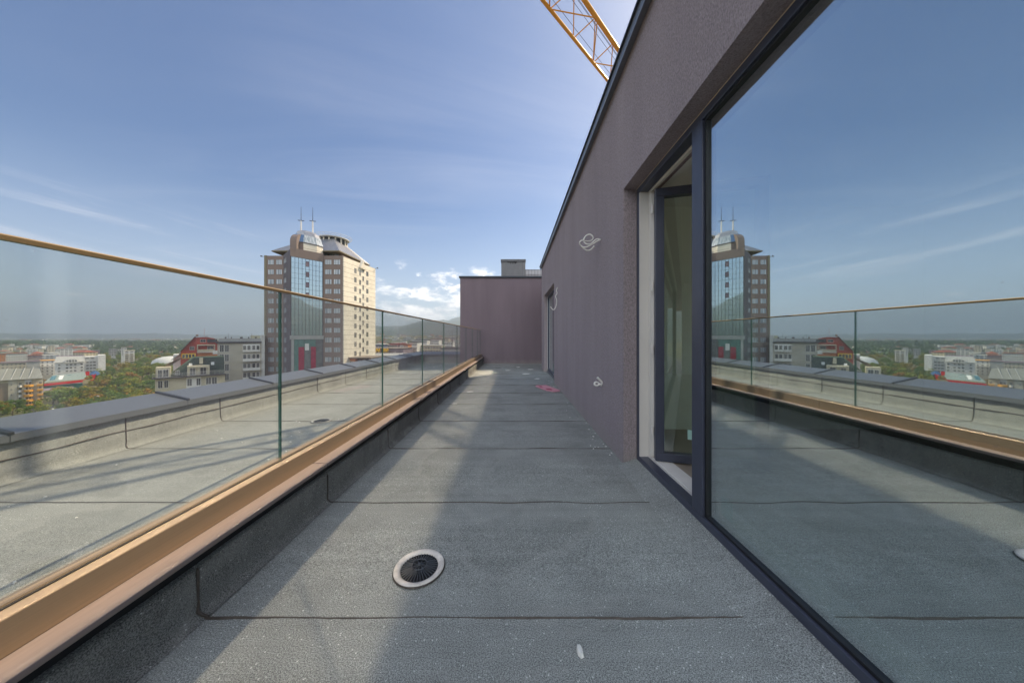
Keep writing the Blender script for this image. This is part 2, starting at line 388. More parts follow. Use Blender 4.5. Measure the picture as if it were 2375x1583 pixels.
def upstand(name, fx, y0, y1, par, z_top, seam_z=None):
    """fx: function (d, z) -> x, d measured out from the vertical face; felt dressed up a wall with a canted foot"""
    prof = [(0.040, 0.006), (0.020, 0.012), (0.006, 0.030), (0.001, 0.075), (0.0, z_top - 0.02), (-0.006, z_top - 0.005), (-0.03, z_top)]
    m = MB(); n = int((y1 - y0) / 0.12); rd = random.Random(3)
    rows = []
    for i in range(n + 1):
        y = y0 + (y1 - y0) * i / n
        j = [rd.uniform(-.004, .004) for _ in prof]
        rows.append([(fx(d + jj), y, z + jj * 0.4) for (d, z), jj in zip(prof, j)])
    pts = [p for r in rows for p in r]; k = len(prof); fs = []
    for i in range(n):
        for q in range(k - 1):
            a = i * k + q; fs.append((a, a + 1, a + 1 + k, a + k))
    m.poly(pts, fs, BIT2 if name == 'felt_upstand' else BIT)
    # tar beads where the rolls lap
    for s, y in enumerate(SEAMS):
        if not (y0 + 0.05 < y < y1 - 0.05): continue
        pth = [(fx(d + 0.001), y + 0.006 * sin(z * 60 + s), z) for d, z in prof[:-1]]
        m.tube(pth, [0.004, 0.006, 0.006, 0.0045, 0.0055, 0.003], TAR, 6)
    if seam_z:
        c = wav(y0, y1, int((y1 - y0) / 0.06), 77, 0.006)
        m.tube([(fx(0.003), y, seam_z + d) for y, d in c], 0.0045, TAR, 6)
    return m.build(name, par, smooth=True)

# ------------------------------------------------------------------ curb under the balustrade
curb = thing('curb_wall', 'low felt-covered curb with a pinkish capping board under the glass railing', 'curb', (-1.30, 4, 0))
m = MB(); m.box(-1.39, -1.262, -4, 11.99, 0, 0.265, BLACK); m.build('core', curb)
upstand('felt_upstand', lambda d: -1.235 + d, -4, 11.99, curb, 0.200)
m = MB(); m.prism([(0.09, 0.008), (0.03, 0.03), (0.0, 0.10), (0.0, 0.19), (-0.12, 0.19), (-0.12, 0.008)], -4, 11.99, lambda p, q, t: (-1.41 - p, t, q), BIT); m.build('outer_upstand', curb)
for (a, b) in ((-4, -1.0), (-0.994, 1.91), (1.916, 4.9), (4.906, 7.9), (7.906, 11.985)):
    m = MB(); m.box(-1.43, -1.198, a, b, 0.2655, 0.2865, CAPB); m.build('capping_board', curb, bevel=0.003)

# ------------------------------------------------------------------ frameless glass balustrade
rail = thing('glass_balustrade', 'frameless clear glass railing with a bronze base channel and slim golden top rail', 'railing', (-1.345, 4, 0.287))
m = MB()
for (y0, y1) in ((-4, 0.36), (0.362, 3.35), (3.352, 6.34), (6.342, 9.33), (9.332, 11.98)):
    m = MB()
    m.box(-1.337, -1.29, y0, y1, 0.287, 0.387, BRONZE)
    m.box(-1.400, -1.353, y0, y1, 0.287, 0.387, BRONZE)
    m.box(-1.353, -1.337, y0, y1, 0.287, 0.32, BRONZE)
    m.build('base_channel', rail, bevel=0.004)
m = MB()
for a in (-1.3385, -1.3545): m.box(a, a + 0.003, -4, 11.98, 0.37, 0.3905, RUBB)
m.build('gasket', rail)
JO = [-2.28, -0.95, 0.38] + [1.71 + 1.333 * k for k in range(8)] + [11.96]
ya = -4.0
for y in JO:
    m = MB(); y0, y1 = ya + 0.0035, y - 0.0035
    p = [(-1.3515, y0, 0.325), (-1.3385, y0, 0.325), (-1.3385, y1, 0.325), (-1.3515, y1, 0.325), (-1.3515, y0, 1.353), (-1.3385, y0, 1.353), (-1.3385, y1, 1.353), (-1.3515, y1, 1.353)]
    m.poly(p, [(1, 2, 6, 5), (3, 0, 4, 7)], GLASS)
    m.poly(p, [(0, 3, 2, 1), (4, 5, 6, 7), (0, 1, 5, 4), (2, 3, 7, 6)], GEDGE)
    m.build('glass_panel', rail); ya = y
m = MB(); m.prism([(-0.010, 1.3535), (0.010, 1.3535), (0.010, 1.366), (0.007, 1.3695), (-0.007, 1.3695), (-0.010, 1.366)], -4, 11.98, lambda p, q, t: (-1.345 + p, t, q), GOLD)
m.build('top_rail', rail)

# ------------------------------------------------------------------ outer parapet with metal coping
par = thing('roof_parapet', 'low felt-covered roof parapet topped with sloping grey metal coping, running along the roof edge', 'parapet', (-4.0, 4, 0))
m = MB(); m.box(-4.07, -3.81, -6, 12.765, 0, 0.318, BIT); m.build('core', par)
upstand('felt_facing', lambda d: -3.80 + d * 1.3, -6, 12.5, par, 0.322, 0.178)
CJ = [-1.40, -0.19, 1.015, 2.22, 3.43, 4.635, 5.84, 7.045, 8.25, 9.46, 10.665, 11.1]
def coping(a, b, fn, par, lead):
    m = MB()
    m.prism([(3.76, 0.313), (3.763, 0.313), (3.763, 0.3655), (4.118, 0.446), (4.118, 0.38), (4.121, 0.38), (4.121, 0.45), (3.76, 0.3685)][::-1], a + 0.002, b - 0.002, fn, COPM)
    o = m.build('coping', par)
    if lead:
        m = MB(); m.prism([(3.755, 0.362), (3.755, 0.387), (4.126, 0.471), (4.126, 0.445)][::-1], a - 0.012, a + 0.018, fn, COPD); m.build('standing_seam', o, bevel=0.003)
fn = lambda p, q, t: (-p, t, q)
ya = -6.0
for y in CJ + [12.40]:
    coping(ya, y, fn, par, ya > -5.9); ya = y
par2 = thing('end_parapet', 'short shaded parapet with grey coping closing the far end of the flat roof', 'parapet', (-3, 12.5, 0))
m = MB(); m.box(-3.79, -2.175, 12.48, 12.75, 0, 0.318, BIT); m.build('core', par2)
m = MB(); m.prism([(0.04, 0.006), (0.012, 0.02), (0.0, 0.06), (0.0, 0.32), (-0.019, 0.32), (-0.019, 0.006)], -3.79, -2.175, lambda p, q, t: (t, 12.46 - p, q), BIT); m.build('felt_facing', par2)
fn2 = lambda p, q, t: (-t, p + 8.64, q)
for i, (a, b) in enumerate(((2.176, 3.0), (3.0, 3.76))): coping(a, b, fn2, par2, i > 0)
# mitred corner piece
m = MB(); m.poly([(-3.76, 12.40, 0.3685), (-4.121, 12.40, 0.45), (-4.121, 12.761, 0.45), (-3.76, 12.761, 0.45)], [(0, 2, 1), (0, 3, 2)], COPM)
m.build('corner_coping', par2)

# ------------------------------------------------------------------ penthouse
pent = thing('penthouse', 'dark aubergine rendered penthouse wall with a huge window and a door standing open', 'building', (1.2, 4, 0))
WB = 1.25; HD = 2.364; HT = 3.395
def wallmesh():
    m = MB()
    m.box(WX, WB, 2.56, 7.0, 0, HD, PLAS); m.box(WX, WB, 9.29, 10.1, 0, HD, PLAS)
    m.box(WX, WB, -12, 10.1, HD, HT, PLAS)
    m.box(WB, 1.62, 9.80, 10.1, 0, HT, PLAS)
    m.box(1.55, 1.75, 10.1, 12.0, 0, HT, PLAS)
    return m
wallmesh().build('wall', pent)
m = MB()   # roof slab and roof felt
m.box(WB, 6.2, -12, 9.8, 3.05, 3.39, CONC); m.box(1.75, 6.2, 9.8, 12.0, 3.05, 3.39, CONC); m.build('roof', pent)
m = MB()
m.box(0.885, WB + .15, -12, 10.157, 3.398, 3.455, COPM)
m.box(0.885, 0.890, -12, 10.157, 3.371, 3.3975, COPM)
m.box(0.868, WB + .15, -12, 10.17, 3.4555, 3.4725, COPD)
m.box(1.402, 1.60, 9.9, 10.157, 3.398, 3.455, COPM)
m.build('roof_coping', pent, bevel=0.002)
FX = 1.048
def frame(m, y0, y1, z0, z1, t=0.055, x0=FX, x1=FX + 0.075, mat=None):
    mat = mat or ANTH
    m.box(x0, x1, y0, y1, z0, z0 + t, mat); m.box(x0, x1, y0, y1, z1 - t, z1, mat)
    m.box(x0, x1, y0, y0 + t, z0 + t, z1 - t, mat); m.box(x0, x1, y1 - t, y1, z0 + t, z1 - t, mat)
# the long window: fixed light + door
win = MB(); frame(win, -4.0, 2.548, 0.052, 2.352, 0.045)
wfo = win.build('window_frame', pent, bevel=0.003)
m = MB(); m.box(FX - 0.002, FX + 0.08, 1.655, 1.752, 0.0985, 2.3055, ANTH); m.build('mullion', wfo, bevel=0.004)
m = MB(); frame(m, -3.96, 1.652, 0.099, 2.305, 0.012, FX + 0.012, FX + 0.05, RUBB); m.build('glazing_gasket', wfo)
m = MB(); m.box(FX + 0.026, FX + 0.032, -3.95, 1.641, 0.110, 2.294, PANE); m.build('window_pane', pent)
m = MB(); m.box(FX + 0.0765, FX + 0.10, -4.0, 2.55, 0.052, 0.106, PVCW); m.box(FX + 0.0765, FX + 0.10, 2.44, 2.55, 0.108, 2.35, PVCW); m.box(FX + 0.0765, FX + 0.10, -4.0, 2.44, 2.29, 2.35, PVCW)
m.box(FX + 0.005, FX + 0.0755, 2.484, 2.5015, 0.098, 2.305, PVCW); m.build('inner_profile', wfo)
m = MB(); m.box(FX + 0.004, FX + 0.03, 2.549, 2.558, 0.05, 2.362, FOAM); m.box(FX + 0.004, FX + 0.03, -4, 2.549, 2.3535, 2.362, FOAM); m.build('sealing_tape', wfo)
# strip of tape peeling from the head
m = MB(); pts = [at(1720, 148, 1.40 + .0), at(1735, 133, 1.38), at(1752, 122, 1.355), at(1766, 117, 1.33), at(1768, 122, 1.325)]
m.tube(pts, 0.0025, WHITE, 6); m.build('loose_tape', wfo, smooth=True)
# door leaf, swung inwards on the far jamb
leaf = bpy.data.objects.new('door_leaf', None); COL.objects.link(leaf); leaf.parent = pent
hx, hy = FX + 0.085, 2.405
leaf.location = (hx - 1.2, hy - 4, 0.0); leaf.rotation_euler = (0, 0, R(-15))
def lf(m, *a): m.box(*a)
m = MB(); T = 0.065; LW = 0.76
for (a, b, c, d) in ((0, LW, 0.118, 0.118 + T), (0, LW, 2.27 - T, 2.27), (0, T, 0.118 + T, 2.27 - T), (LW - T, LW, 0.118 + T, 2.27 - T)):
    m.box(a, b, -0.055, 0.01, c, d, ANTH)
m.build('leaf_frame', leaf, bevel=0.004, local=True)
m = MB(); m.box(T, LW - T, -0.028, -0.022, 0.118 + T, 2.27 - T, PANED); m.build('door_pane', leaf, local=True)
m = MB(); m.box(-0.02, 0.035, 0.011, 0.03, 0.13, 2.26, PVCW); m.build('inner_profile', leaf, local=True)
for z in (0.35, 1.0, 1.5, 2.12):
    m = MB(); m.tube([(-0.018, -0.03, z - .035), (-0.018, -0.03, z + .035)], 0.011, PVCW, 10); m.build('hinge', leaf, local=True)
m = MB(); m.tube([(LW - .032, -0.056, 1.05), (LW - .032, -0.10, 1.05), (LW - .15, -0.105, 1.05)], 0.010, PVCW, 8); m.build('handle', leaf, local=True)
# room behind
m = MB(); m.box(1.135, 1.245, -4.0, 2.556, 0.0, 0.112, SILL); m.build('door_sill', pent)
room = MB()
room.box(1.25, 6, -11.9, 9.79, 0.0, 0.105, ROOMF); room.box(1.25, 6, -11.9, 9.79, 2.50, 2.6, ROOMW); room.box(5.8, 6, -11.9, -3.0, 0.105, 2.5, ROOMW); room.box(5.8, 6, 3.0, 9.79, 0.105, 2.5, ROOMW); room.box(5.8, 6, -3.0, 3.0, 2.35, 2.5, ROOMW)  # wide opening in the unseen rear wall, added to brighten the room
room.box(1.2505, 5.8, 3.2, 3.3, 0.105, 2.5, ROOMW); room.box(1.2505, 5.8, -4.3, -4.1, 0.105, 2.5, ROOMW); room.box(1.2505, 5.8, 9.6, 9.79, 0.105, 2.5, ROOMW)
room.box(1.2505, 1.30, 2.565, 3.2, 0.105, 2.5, ROOMW); room.box(1.252, 1.30, -4.0, 2.565, 2.366, 2.499, ROOMW)
room.box(4.4, 4.5, 1.9, 3.2, 0.105, 2.5, ROOMW)
struct(room.build('room'))
# second window further along
w2 = MB(); frame(w2, 7.01, 9.28, 0.055, 2.352, 0.06); w2o = w2.build('window_frame', pent, bevel=0.003)
m = MB(); m.box(FX + 0.026, FX + 0.032, 7.07, 9.22, 0.115, 2.292, PANE); m.build('window_pane', pent)
m = MB(); m.box(FX + 0.004, FX + 0.03, 9.281, 9.289, 0.05, 2.362, FOAM); m.box(FX + 0.004, FX + 0.03, 7.0, 9.28, 2.353, 2.362, FOAM); m.box(FX - .012, FX - .001, 9.235, 9.27, 0.06, 2.34, PVCW); m.build('sealing_tape', w2o)
m = MB(); m.box(FX - .03, FX + .02, 7.0, 9.29, 0.02, 0.054, COPM); m.build('window_sill', pent)
# stickers left on the glass
m = MB(); m.box(FX + 0.0335, FX + 0.036, 1.472, 1.555, 0.175, 0.268, AQUA)
tag(m.build('glass_label'), 'pale aqua square label stuck low on the large fixed window pane', 'label')
m = MB(); m.box(0.235, 0.315, -0.0312, -0.0285, 0.30, 0.375, AQUA)
o = m.build('glass_label', None); o.parent = None
o.matrix_world = Matrix.Translation((hx, hy, 0)) @ Matrix.Rotation(R(-15), 4, 'Z')
tag(o, 'pale square label stuck low on the pane of the open door', 'label')

# end wall of the terrace
endb = thing('stair_block', 'plain aubergine rendered block closing the far end of the terrace', 'building', (-0.3, 13, 0))
m = MB(); m.box(-2.17, 1.75, 12.0, 16, 0, 3.46, PLAS_SHADED); m.box(1.75, 8, 12.0, 16, 3.0, 3.46, PLAS_SHADED); m.build('wall', endb)
m = MB(); m.box(-2.215, 1.7, 11.955, 12.35, 3.462, 3.53, COPD); m.box(-2.215, -1.9, 12.35, 16, 3.462, 3.53, COPD); m.box(1.7, 8, 11.955, 12.35, 3.576, 3.60, COPD); m.build('roof_coping', endb, bevel=0.004)
sh = thing('ventilation_shaft', 'square grey concrete ventilation shaft with dark stains under its cap on the end block', 'shaft', (0, 13.5, 3.46))
m = MB(); m.box(-0.555, 0.50, 13.0, 14.0, 3.46, 4.36, CONC); m.build('body', sh, bevel=0.01)
m = MB(); m.box(-0.575, 0.52, 12.975, 14.02, 4.362, 4.47, CONCD); m.build('cap', sh, bevel=0.008)
m = MB(); rd = random.Random(5)
x = -0.27
while x < 0.12:
    w = rd.uniform(.012, .03); L_ = rd.uniform(.02, .10) * (1 if -.2 < x < .1 else .5)
    m.box(x, x + w, 12.992, 12.999, 4.361 - L_, 4.361, BLACK); x += w + rd.uniform(-.001, .02)
m.box(-.30, .14, 12.9915, 12.9985, 4.345, 4.3615, BLACK)
m.build('tar_drips', sh)
m = MB(); m.box(0.37, 0.375, 12.996, 12.9995, 3.47, 4.36, COPD); m.build('edge_joint', sh)
sc = thing('roof_screen', 'pale perforated metal screen behind the concrete shaft', 'screen', (1.1, 14.5, 3.46))
SCR = simple('pale_perforated_sheet', (0.50, 0.50, 0.52), 0.6, 0.2, var=0.1)
m = MB(); m.box(0.53, 1.9, 14.5, 14.52, 3.46, 4.36, SCR); m.build('panel', sc)
for k in range(9):
    m = MB(); x = 0.56 + k * 0.15; m.box(x, x + 0.012, 14.485, 14.499, 3.46, 4.36, CONCD); m.build('rib', sc)
for z in (3.8, 4.1, 4.34):
    m = MB(); m.box(0.53, 1.9, 14.475, 14.4845, z, z + .012, CONCD); m.build('crossbar', sc)

# ------------------------------------------------------------------ drains
def drain(cx, cy, ring, label):
    d = thing('roof_drain', label, 'drain', (cx, cy, 0.005), 'round roof drains')
    m = MB(); m.lathe([(0.116, 0.006), (0.115, 0.013), (0.109, 0.0155), (0.093, 0.011), (0.0855, 0.006), (0.084, -0.01)], cx, cy, ring, 64); m.lathe([(0.1195, 0.0058), (0.1155, 0.0115)], cx, cy, TAR, 64)
    m.build('flange', d, smooth=True)
    m = MB(); m.lathe([(0.085, 0.0070), (0.0, 0.0080)], cx, cy, BLACK, 40); m.build('sump', d)
    m = MB(); n = 36
    for k in range(n):
        a = 2 * pi * k / n; u = Vector((cos(a), sin(a), 0)); w = Vector((-sin(a), cos(a), 0)); r0 = 0.034 if k % 4 else 0.004
        q = [u * r0, u * 0.0845]
        pts = []
        for p, z in ((q[0], 0.022), (q[1], 0.011)):
            for s in (-1, 1): pts.append((cx + p.x + w.x * .0013 * s, cy + p.y + w.y * .0013 * s, z))
        for p, z in ((q[0], 0.010), (q[1], 0.0086)):
            for s in (-1, 1): pts.append((cx + p.x + w.x * .0013 * s, cy + p.y + w.y * .0013 * s, z))
        m.poly(pts, [(0, 2, 3, 1), (0, 4, 6, 2), (1, 3, 7, 5), (2, 6, 7, 3), (0, 1, 5, 4)], GRATE)
    for r_, z_ in ((0.034, 0.022), (0.006, 0.024)):
        m.tube([(cx + r_ * cos(2 * pi * k / 32), cy + r_ * sin(2 * pi * k / 32), z_) for k in range(33)], 0.0018, GRATE, 6)
    m.build('grate', d)
drain(-0.448, 1.41, DRAINW, 'round roof drain with a worn pale flange on the near terrace floor')
drain(-2.50, 3.86, simple('drain_flange_grey', (0.30, 0.30, 0.29), 0.6), 'round grey roof drain beyond the glass railing')

# ------------------------------------------------------------------ loose wiring on the wall
def smooth_path(pts, n=6):
    P = [Vector(p) for p in pts]; out = []
    for i in range(len(P) - 1):
        a, b, c, d = P[max(i - 1, 0)], P[i], P[i + 1], P[min(i + 2, len(P) - 1)]
        for k in range(n):
            t = k / n; out.append(0.5 * ((2 * b) + (c - a) * t + (2 * a - 5 * b + 4 * c - d) * t * t + (3 * b - a - 3 * c + d) * t ** 3))
    return out + [P[-1]]
z2 = lambda x, y: (1240 + x / 3.563, 500 + y / 3.563)
pth = [(547, 200), (510, 195), (470, 230), (430, 235), (405, 208), (420, 170), (455, 155), (482, 175), (475, 200), (440, 212), (390, 205), (372, 225), (385, 250), (410, 262), (440, 255), (480, 235), (510, 215), (535, 202)]
c1 = thing('loose_cable', 'looped pale electric cable hanging out of the wall above head height', 'cable', tuple(at(*z2(547, 200), 3.23)))
m = MB(); m.tube(smooth_path([at(*z2(x, y), 3.23 + .012 * sin(i * 1.7)) for i, (x, y) in enumerate(pth)]), 0.0075, WHITE, 8); m.build('loop', c1, smooth=True)
m = MB(); m.tube(smooth_path([at(*z2(x, y), 3.24) for x, y in ((400, 258), (405, 272), (440, 288), (470, 275), (492, 250))]), 0.0075, WHITE, 8); m.build('cut_end', c1, smooth=True)
m = MB(); m.tube(smooth_path([at(*z2(x, y), Y) for x, y, Y in ((198, 586, 6.44), (188, 595, 6.45), (180, 620, 6.46), (186, 640, 6.45), (173, 665, 6.46), (183, 700, 6.45), (178, 740, 6.46), (165, 770, 6.46), (150, 775, 6.46), (130, 750, 6.46))]), 0.009, WHITE, 8)
tag(m.build('loose_cable', smooth=True), 'single white cable dangling from the wall beside the far window', 'cable')
z3 = lambda x, y: (1060 + x / 5.6, 820 + y / 5.6)
c3 = thing('loose_cable', 'knotted stub of flat white cable sticking out of the wall near the floor', 'cable', tuple(at(*z3(1890, 400), 3.22)))
m = MB(); m.tube(smooth_path([at(*z3(x, y), Y) for x, y, Y in ((1915, 415, 3.22), (1880, 415, 3.2), (1850, 400, 3.19), (1815, 415, 3.18), (1785, 395, 3.18), (1795, 372, 3.19), (1825, 372, 3.2), (1860, 395, 3.19), (1900, 385, 3.17))]), 0.010, WHITE, 8); m.build('knot', c3, smooth=True)
m = MB(); m.tube(smooth_path([at(*z3(x, y), Y) for x, y, Y in ((1900, 395, 3.17), (1865, 350, 3.16), (1822, 308, 3.15))]), 0.0125, WHITE, 8); m.build('flat_end', c3, smooth=True)

# ------------------------------------------------------------------ litter on the felt
def shard(x, y, sx, sy, h, rot, mat, name, label, cat, group=None, seed=0):
    rd = random.Random(seed); n = 7; pts = []
    for k in range(n):
        a = 2 * pi * k / n; r_ = rd.uniform(.75, 1.1); pts.append((cos(a) * sx * r_, sin(a) * sy * r_))
    c, s = cos(rot), sin(rot); m = MB()
    lo = [(px * c - py * s, px * s + py * c, 0) for px, py in pts]; hi = [(q[0] * .8, q[1] * .8, h * rd.uniform(.7, 1.1)) for q in lo]
    m.poly(lo + hi, [tuple(range(n))[::-1], tuple(range(n, 2 * n))] + [(i, (i + 1) % n, n + (i + 1) % n, n + i) for i in range(n)], mat)
    o = m.build(name); o.location = (x, y, 0.005); return tag(o, label, cat, group)
shard(0.229, 1.033, .013, .024, .014, .15, PAPER, 'stone_chip', 'broken white stone chip lying alone on the nearest felt sheet', 'stone chip', seed=1)
shard(-0.874, 5.88, .075, .03, .012, .4, PAPER, 'paper_scrap', 'crumpled white scrap on the sunlit strip far along the terrace', 'scrap', seed=2)
shard(-0.96, 4.83, .045, .018, .010, .2, PAPER, 'paper_scrap', 'small white scrap beside the curb, nearer than the crumpled one', 'scrap', seed=3)
pb = thing('foam_board', 'piece of pink board with two dark red marks lying against the wall', 'board', (0.72, 6.2, 0.006))
m = MB(); pl = [(0.50, 6.62), (0.47, 6.50), (0.66, 5.98), (0.80, 5.86), (0.92, 5.93), (0.93, 6.02), (0.72, 6.64)]
m.foot(pl, 0.006, 0.018, PINK); m.build('sheet', pb)
m = MB(); m.foot([(0.53, 6.50), (0.56, 6.38), (0.62, 6.36), (0.60, 6.50)], 0.0182, 0.0195, PINKD); m.build('mark', pb)
m = MB(); m.foot([(0.66, 6.20), (0.68, 6.05), (0.78, 6.02), (0.77, 6.16)], 0.0182, 0.0195, PINKD); m.build('mark', pb)
rd = random.Random(11); GR1 = 'pale crumbs along the foot of the wall'; GR2 = 'pale crumbs on the felt beyond the railing'
for k in range(24):
    y = 2.75 + 4.6 * rd.random() ** 1.3; x = 0.925 - abs(rd.gauss(0, .07))
    shard(x, y, rd.uniform(.005, .012), rd.uniform(.004, .008), .005, rd.random() * 3, PAPER, 'mortar_crumb', 'one of many pale mortar crumbs along the foot of the dark wall', 'crumb', GR1, seed=20 + k)
for k in range(30):
    y = 1.2 + 3.0 * rd.random(); x = rd.uniform(-3.5, -1.7)
    shard(x, y, rd.uniform(.005, .012), rd.uniform(.004, .008), .006, rd.random() * 3, PAPER, 'mortar_crumb', 'one of the pale crumbs scattered on the felt beyond the glass railing', 'crumb', GR2, seed=90 + k)
for k, (x, y) in enumerate(((-0.2, 9.6), (0.15, 10.6), (0.55, 9.9), (0.35, 8.7), (-0.55, 10.4), (0.6, 7.7))):
    shard(x, y, rd.uniform(.05, .12), rd.uniform(.02, .05), .01, rd.random() * .5, PAPER if k != 4 else TAR, 'debris_scrap', 'scrap of debris lying on the shaded floor near the end wall', 'scrap', 'scraps near the end wall', seed=150 + k)
m = MB(); rd = random.Random(3)

# ------------------------------------------------------------------ the town below and the country round it
def town_mat(name, cells, sc=(1, 1, 1), rough=0.9):
    m, N, L, P = new_mat(name)
    return m
def ground():
    m, N, L, P = new_mat('town_ground')
    g = node(N, L, 'ShaderNodeNewGeometry'); pos = g.outputs['Position']
    big = node(N, L, 'ShaderNodeTexNoise', {'Vector': pos, 'Scale': 0.0016, 'Detail': 6.0, 'Roughness': 0.6})
    mid = node(N, L, 'ShaderNodeTexNoise', {'Vector': pos, 'Scale': 0.02, 'Detail': 6.0, 'Roughness': 0.65})
    cr = node(N, L, 'ShaderNodeValToRGB', {'Fac': mid.outputs[0]})
    e = cr.color_ramp.elements; e[0].position = 0.32; e[0].color = (0.045, 0.065, 0.028, 1); e[1].position = 0.72; e[1].color = (0.20, 0.18, 0.14, 1)
    x = e.new(0.5); x.color = (0.085, 0.10, 0.045, 1)
    fld = node(N, L, 'ShaderNodeTexVoronoi', {'Vector': pos, 'Scale': 0.0035})
    hs = node(N, L, 'ShaderNodeSeparateColor', {'Color': fld.outputs['Color']})
    fr = node(N, L, 'ShaderNodeValToRGB', {'Fac': hs.outputs[0]})
    f = fr.color_ramp.elements; f[0].color = (0.09, 0.105, 0.05, 1); f[1].color = (0.24, 0.19, 0.115, 1)
    mr = node(N, L, 'ShaderNodeMapRange', {'Value': big.outputs[0], 1: 0.45, 2: 0.6})
    mx = node(N, L, 'ShaderNodeMix', {0: mr.outputs[0], 6: cr.outputs[0], 7: fr.outputs[0]}, data_type='RGBA')
    L.new(mx.outputs[2], P.inputs['Base Color']); P.inputs['Roughness'].default_value = 0.95; P.inputs['Specular IOR Level'].default_value = 0.1
    b = MB(); n = 96; rr = [0, 60, 200, 600, 1500, 4000, 9000, 15000, 21000]
    pts = [(0, 0, G)]; fs = []
    for r_ in rr[1:]: pts += [(r_ * cos(2 * pi * j / n), r_ * sin(2 * pi * j / n), G) for j in range(n)]
    for j in range(n): fs.append((0, 1 + j, 1 + (j + 1) % n))
    for i in range(len(rr) - 2):
        for j in range(n): a = 1 + i * n + j; c = 1 + i * n + (j + 1) % n; fs.append((a, a + n, c + n, c))
    b.poly(pts, fs, m); struct(b.build('ground'))
    hm, N, L, P = new_mat('wooded_hill')
    g = node(N, L, 'ShaderNodeNewGeometry'); pos = g.outputs['Position']
    n1 = node(N, L, 'ShaderNodeTexNoise', {'Vector': pos, 'Scale': 0.0022, 'Detail': 8.0, 'Roughness': 0.62})
    cr = node(N, L, 'ShaderNodeValToRGB', {'Fac': n1.outputs[0]})
    e = cr.color_ramp.elements; e[0].position = 0.35; e[0].color = (0.022, 0.040, 0.022, 1); e[1].position = 0.70; e[1].color = (0.085, 0.095, 0.05, 1)
    L.new(cr.outputs[0], P.inputs['Base Color']); P.inputs['Roughness'].default_value = 1.0; P.inputs['Specular IOR Level'].default_value = 0.0
    def hills(name, a0, a1, r0, depth, hf, seed):
        from mathutils import noise as mn
        b = MB(); na = int((a1 - a0) / R(0.35)); nr = 14; pts = []
        for i in range(na + 1):
            a = a0 + (a1 - a0) * i / na; edge = min(1, (a - a0) / R(6), (a1 - a) / R(6)); edge = max(0, edge); edge = edge * edge * (3 - 2 * edge)
            for k in range(nr + 1):
                t = k / nr; r_ = r0 + depth * t; x, y = r_ * sin(a), r_ * cos(a)
                v = mn.fractal(Vector((x / 1700 + seed, y / 1700, 0)), 0.8, 2.1, 6)
                sh_ = sin(min(1, t * 1.25) * pi / 2) ** 1.3 if t < .8 else cos((t - .8) / .2 * pi / 2) ** .6
                pts.append((x, y, G - 3 + max(0, edge * sh_ * hf(a) * (1 + 0.42 * v))))
        w = nr + 1
        fs = [(i * w + k, i * w + k + 1, (i + 1) * w + k + 1, (i + 1) * w + k) for i in range(na) for k in range(nr)]
        b.poly(pts, fs, hm); struct(b.build(name, smooth=True))
    # ridge ahead (its crest rises towards the right), the big mountain behind and a faint far range on the left
    hills('hills', R(-34), R(62), 4200, 6500, lambda a: 300 + 250 * (a - R(-26)) / R(16) if a < R(-8) else 580, 3.3)
    hills('mountain', R(68), R(232), 2600, 4500, lambda a: 560, 8.1)
    hills('far_hills', R(-75), R(-38), 13000, 4000, lambda a: 130 if a < R(-50) else 110, 5.7)
ground()

# ---- town materials
def wallmat(name, col, var=0.10, rough=0.85): return simple(name, col, rough, var=var, scale=0.5)
T_CREAM = wallmat('cream_wall', (0.55, 0.49, 0.36)); T_WHITE = wallmat('white_wall', (0.76, 0.74, 0.71)); T_GREY = wallmat('grey_wall', (0.40, 0.40, 0.39))
T_BEIGE = wallmat('beige_wall', (0.48, 0.44, 0.36)); T_ORANGE = wallmat('orange_wall', (0.56, 0.20, 0.07)); T_RED = wallmat('red_wall', (0.47, 0.085, 0.055))
T_OCHRE = wallmat('ochre_balcony', (0.66, 0.33, 0.06)); T_BROWN = wallmat('brown_wall', (0.26, 0.215, 0.18)); T_OLIVE = wallmat('olive_roof', (0.20, 0.175, 0.12))
T_DGREEN = wallmat('dark_green_roof', (0.030, 0.050, 0.036), 0.25); T_LGREEN = wallmat('moss_green_roof', (0.17, 0.22, 0.10), 0.2)
T_ROOF = wallmat('felt_roof', (0.22, 0.225, 0.21)); T_TILE = wallmat('red_tile_roof', (0.27, 0.085, 0.055)); T_DARK = wallmat('dark_trim', (0.05, 0.05, 0.055))
T_PALE = wallmat('pale_grey_wall', (0.60, 0.595, 0.58)); T_YEL = simple('sign_yellow', (0.92, 0.58, 0.01), 0.5); T_SIGNR = simple('sign_red', (0.72, 0.006, 0.012), 0.35)
T_TEAL = simple('teal_glazing', (0.05, 0.20, 0.19), 0.15, 0.2); T_BLUE = simple('blue_glazing', (0.06, 0.13, 0.26), 0.12, 0.2)
T_VIOLET = wallmat('violet_grey_wall', (0.22, 0.17, 0.20)); T_ASPH = wallmat('asphalt', (0.06, 0.06, 0.062))
def winmat():
    m, N, L, P = new_mat('window_glass_far')
    oi = node(N, L, 'ShaderNodeObjectInfo'); g = node(N, L, 'ShaderNodeNewGeometry')
    v = node(N, L, 'ShaderNodeTexWhiteNoise', {'W': oi.outputs['Random']}, noise_dimensions='1D')
    cr = node(N, L, 'ShaderNodeValToRGB', {'Fac': v.outputs[0]}); e = cr.color_ramp.elements
    e[0].color = (0.02, 0.028, 0.035, 1); e[1].color = (0.20, 0.20, 0.19, 1); e[1].position = 0.95
    L.new(cr.outputs[0], P.inputs['Base Color']); P.inputs['Roughness'].default_value = 0.12; P.inputs['Specular IOR Level'].default_value = 0.8
    return m
WGL = winmat()
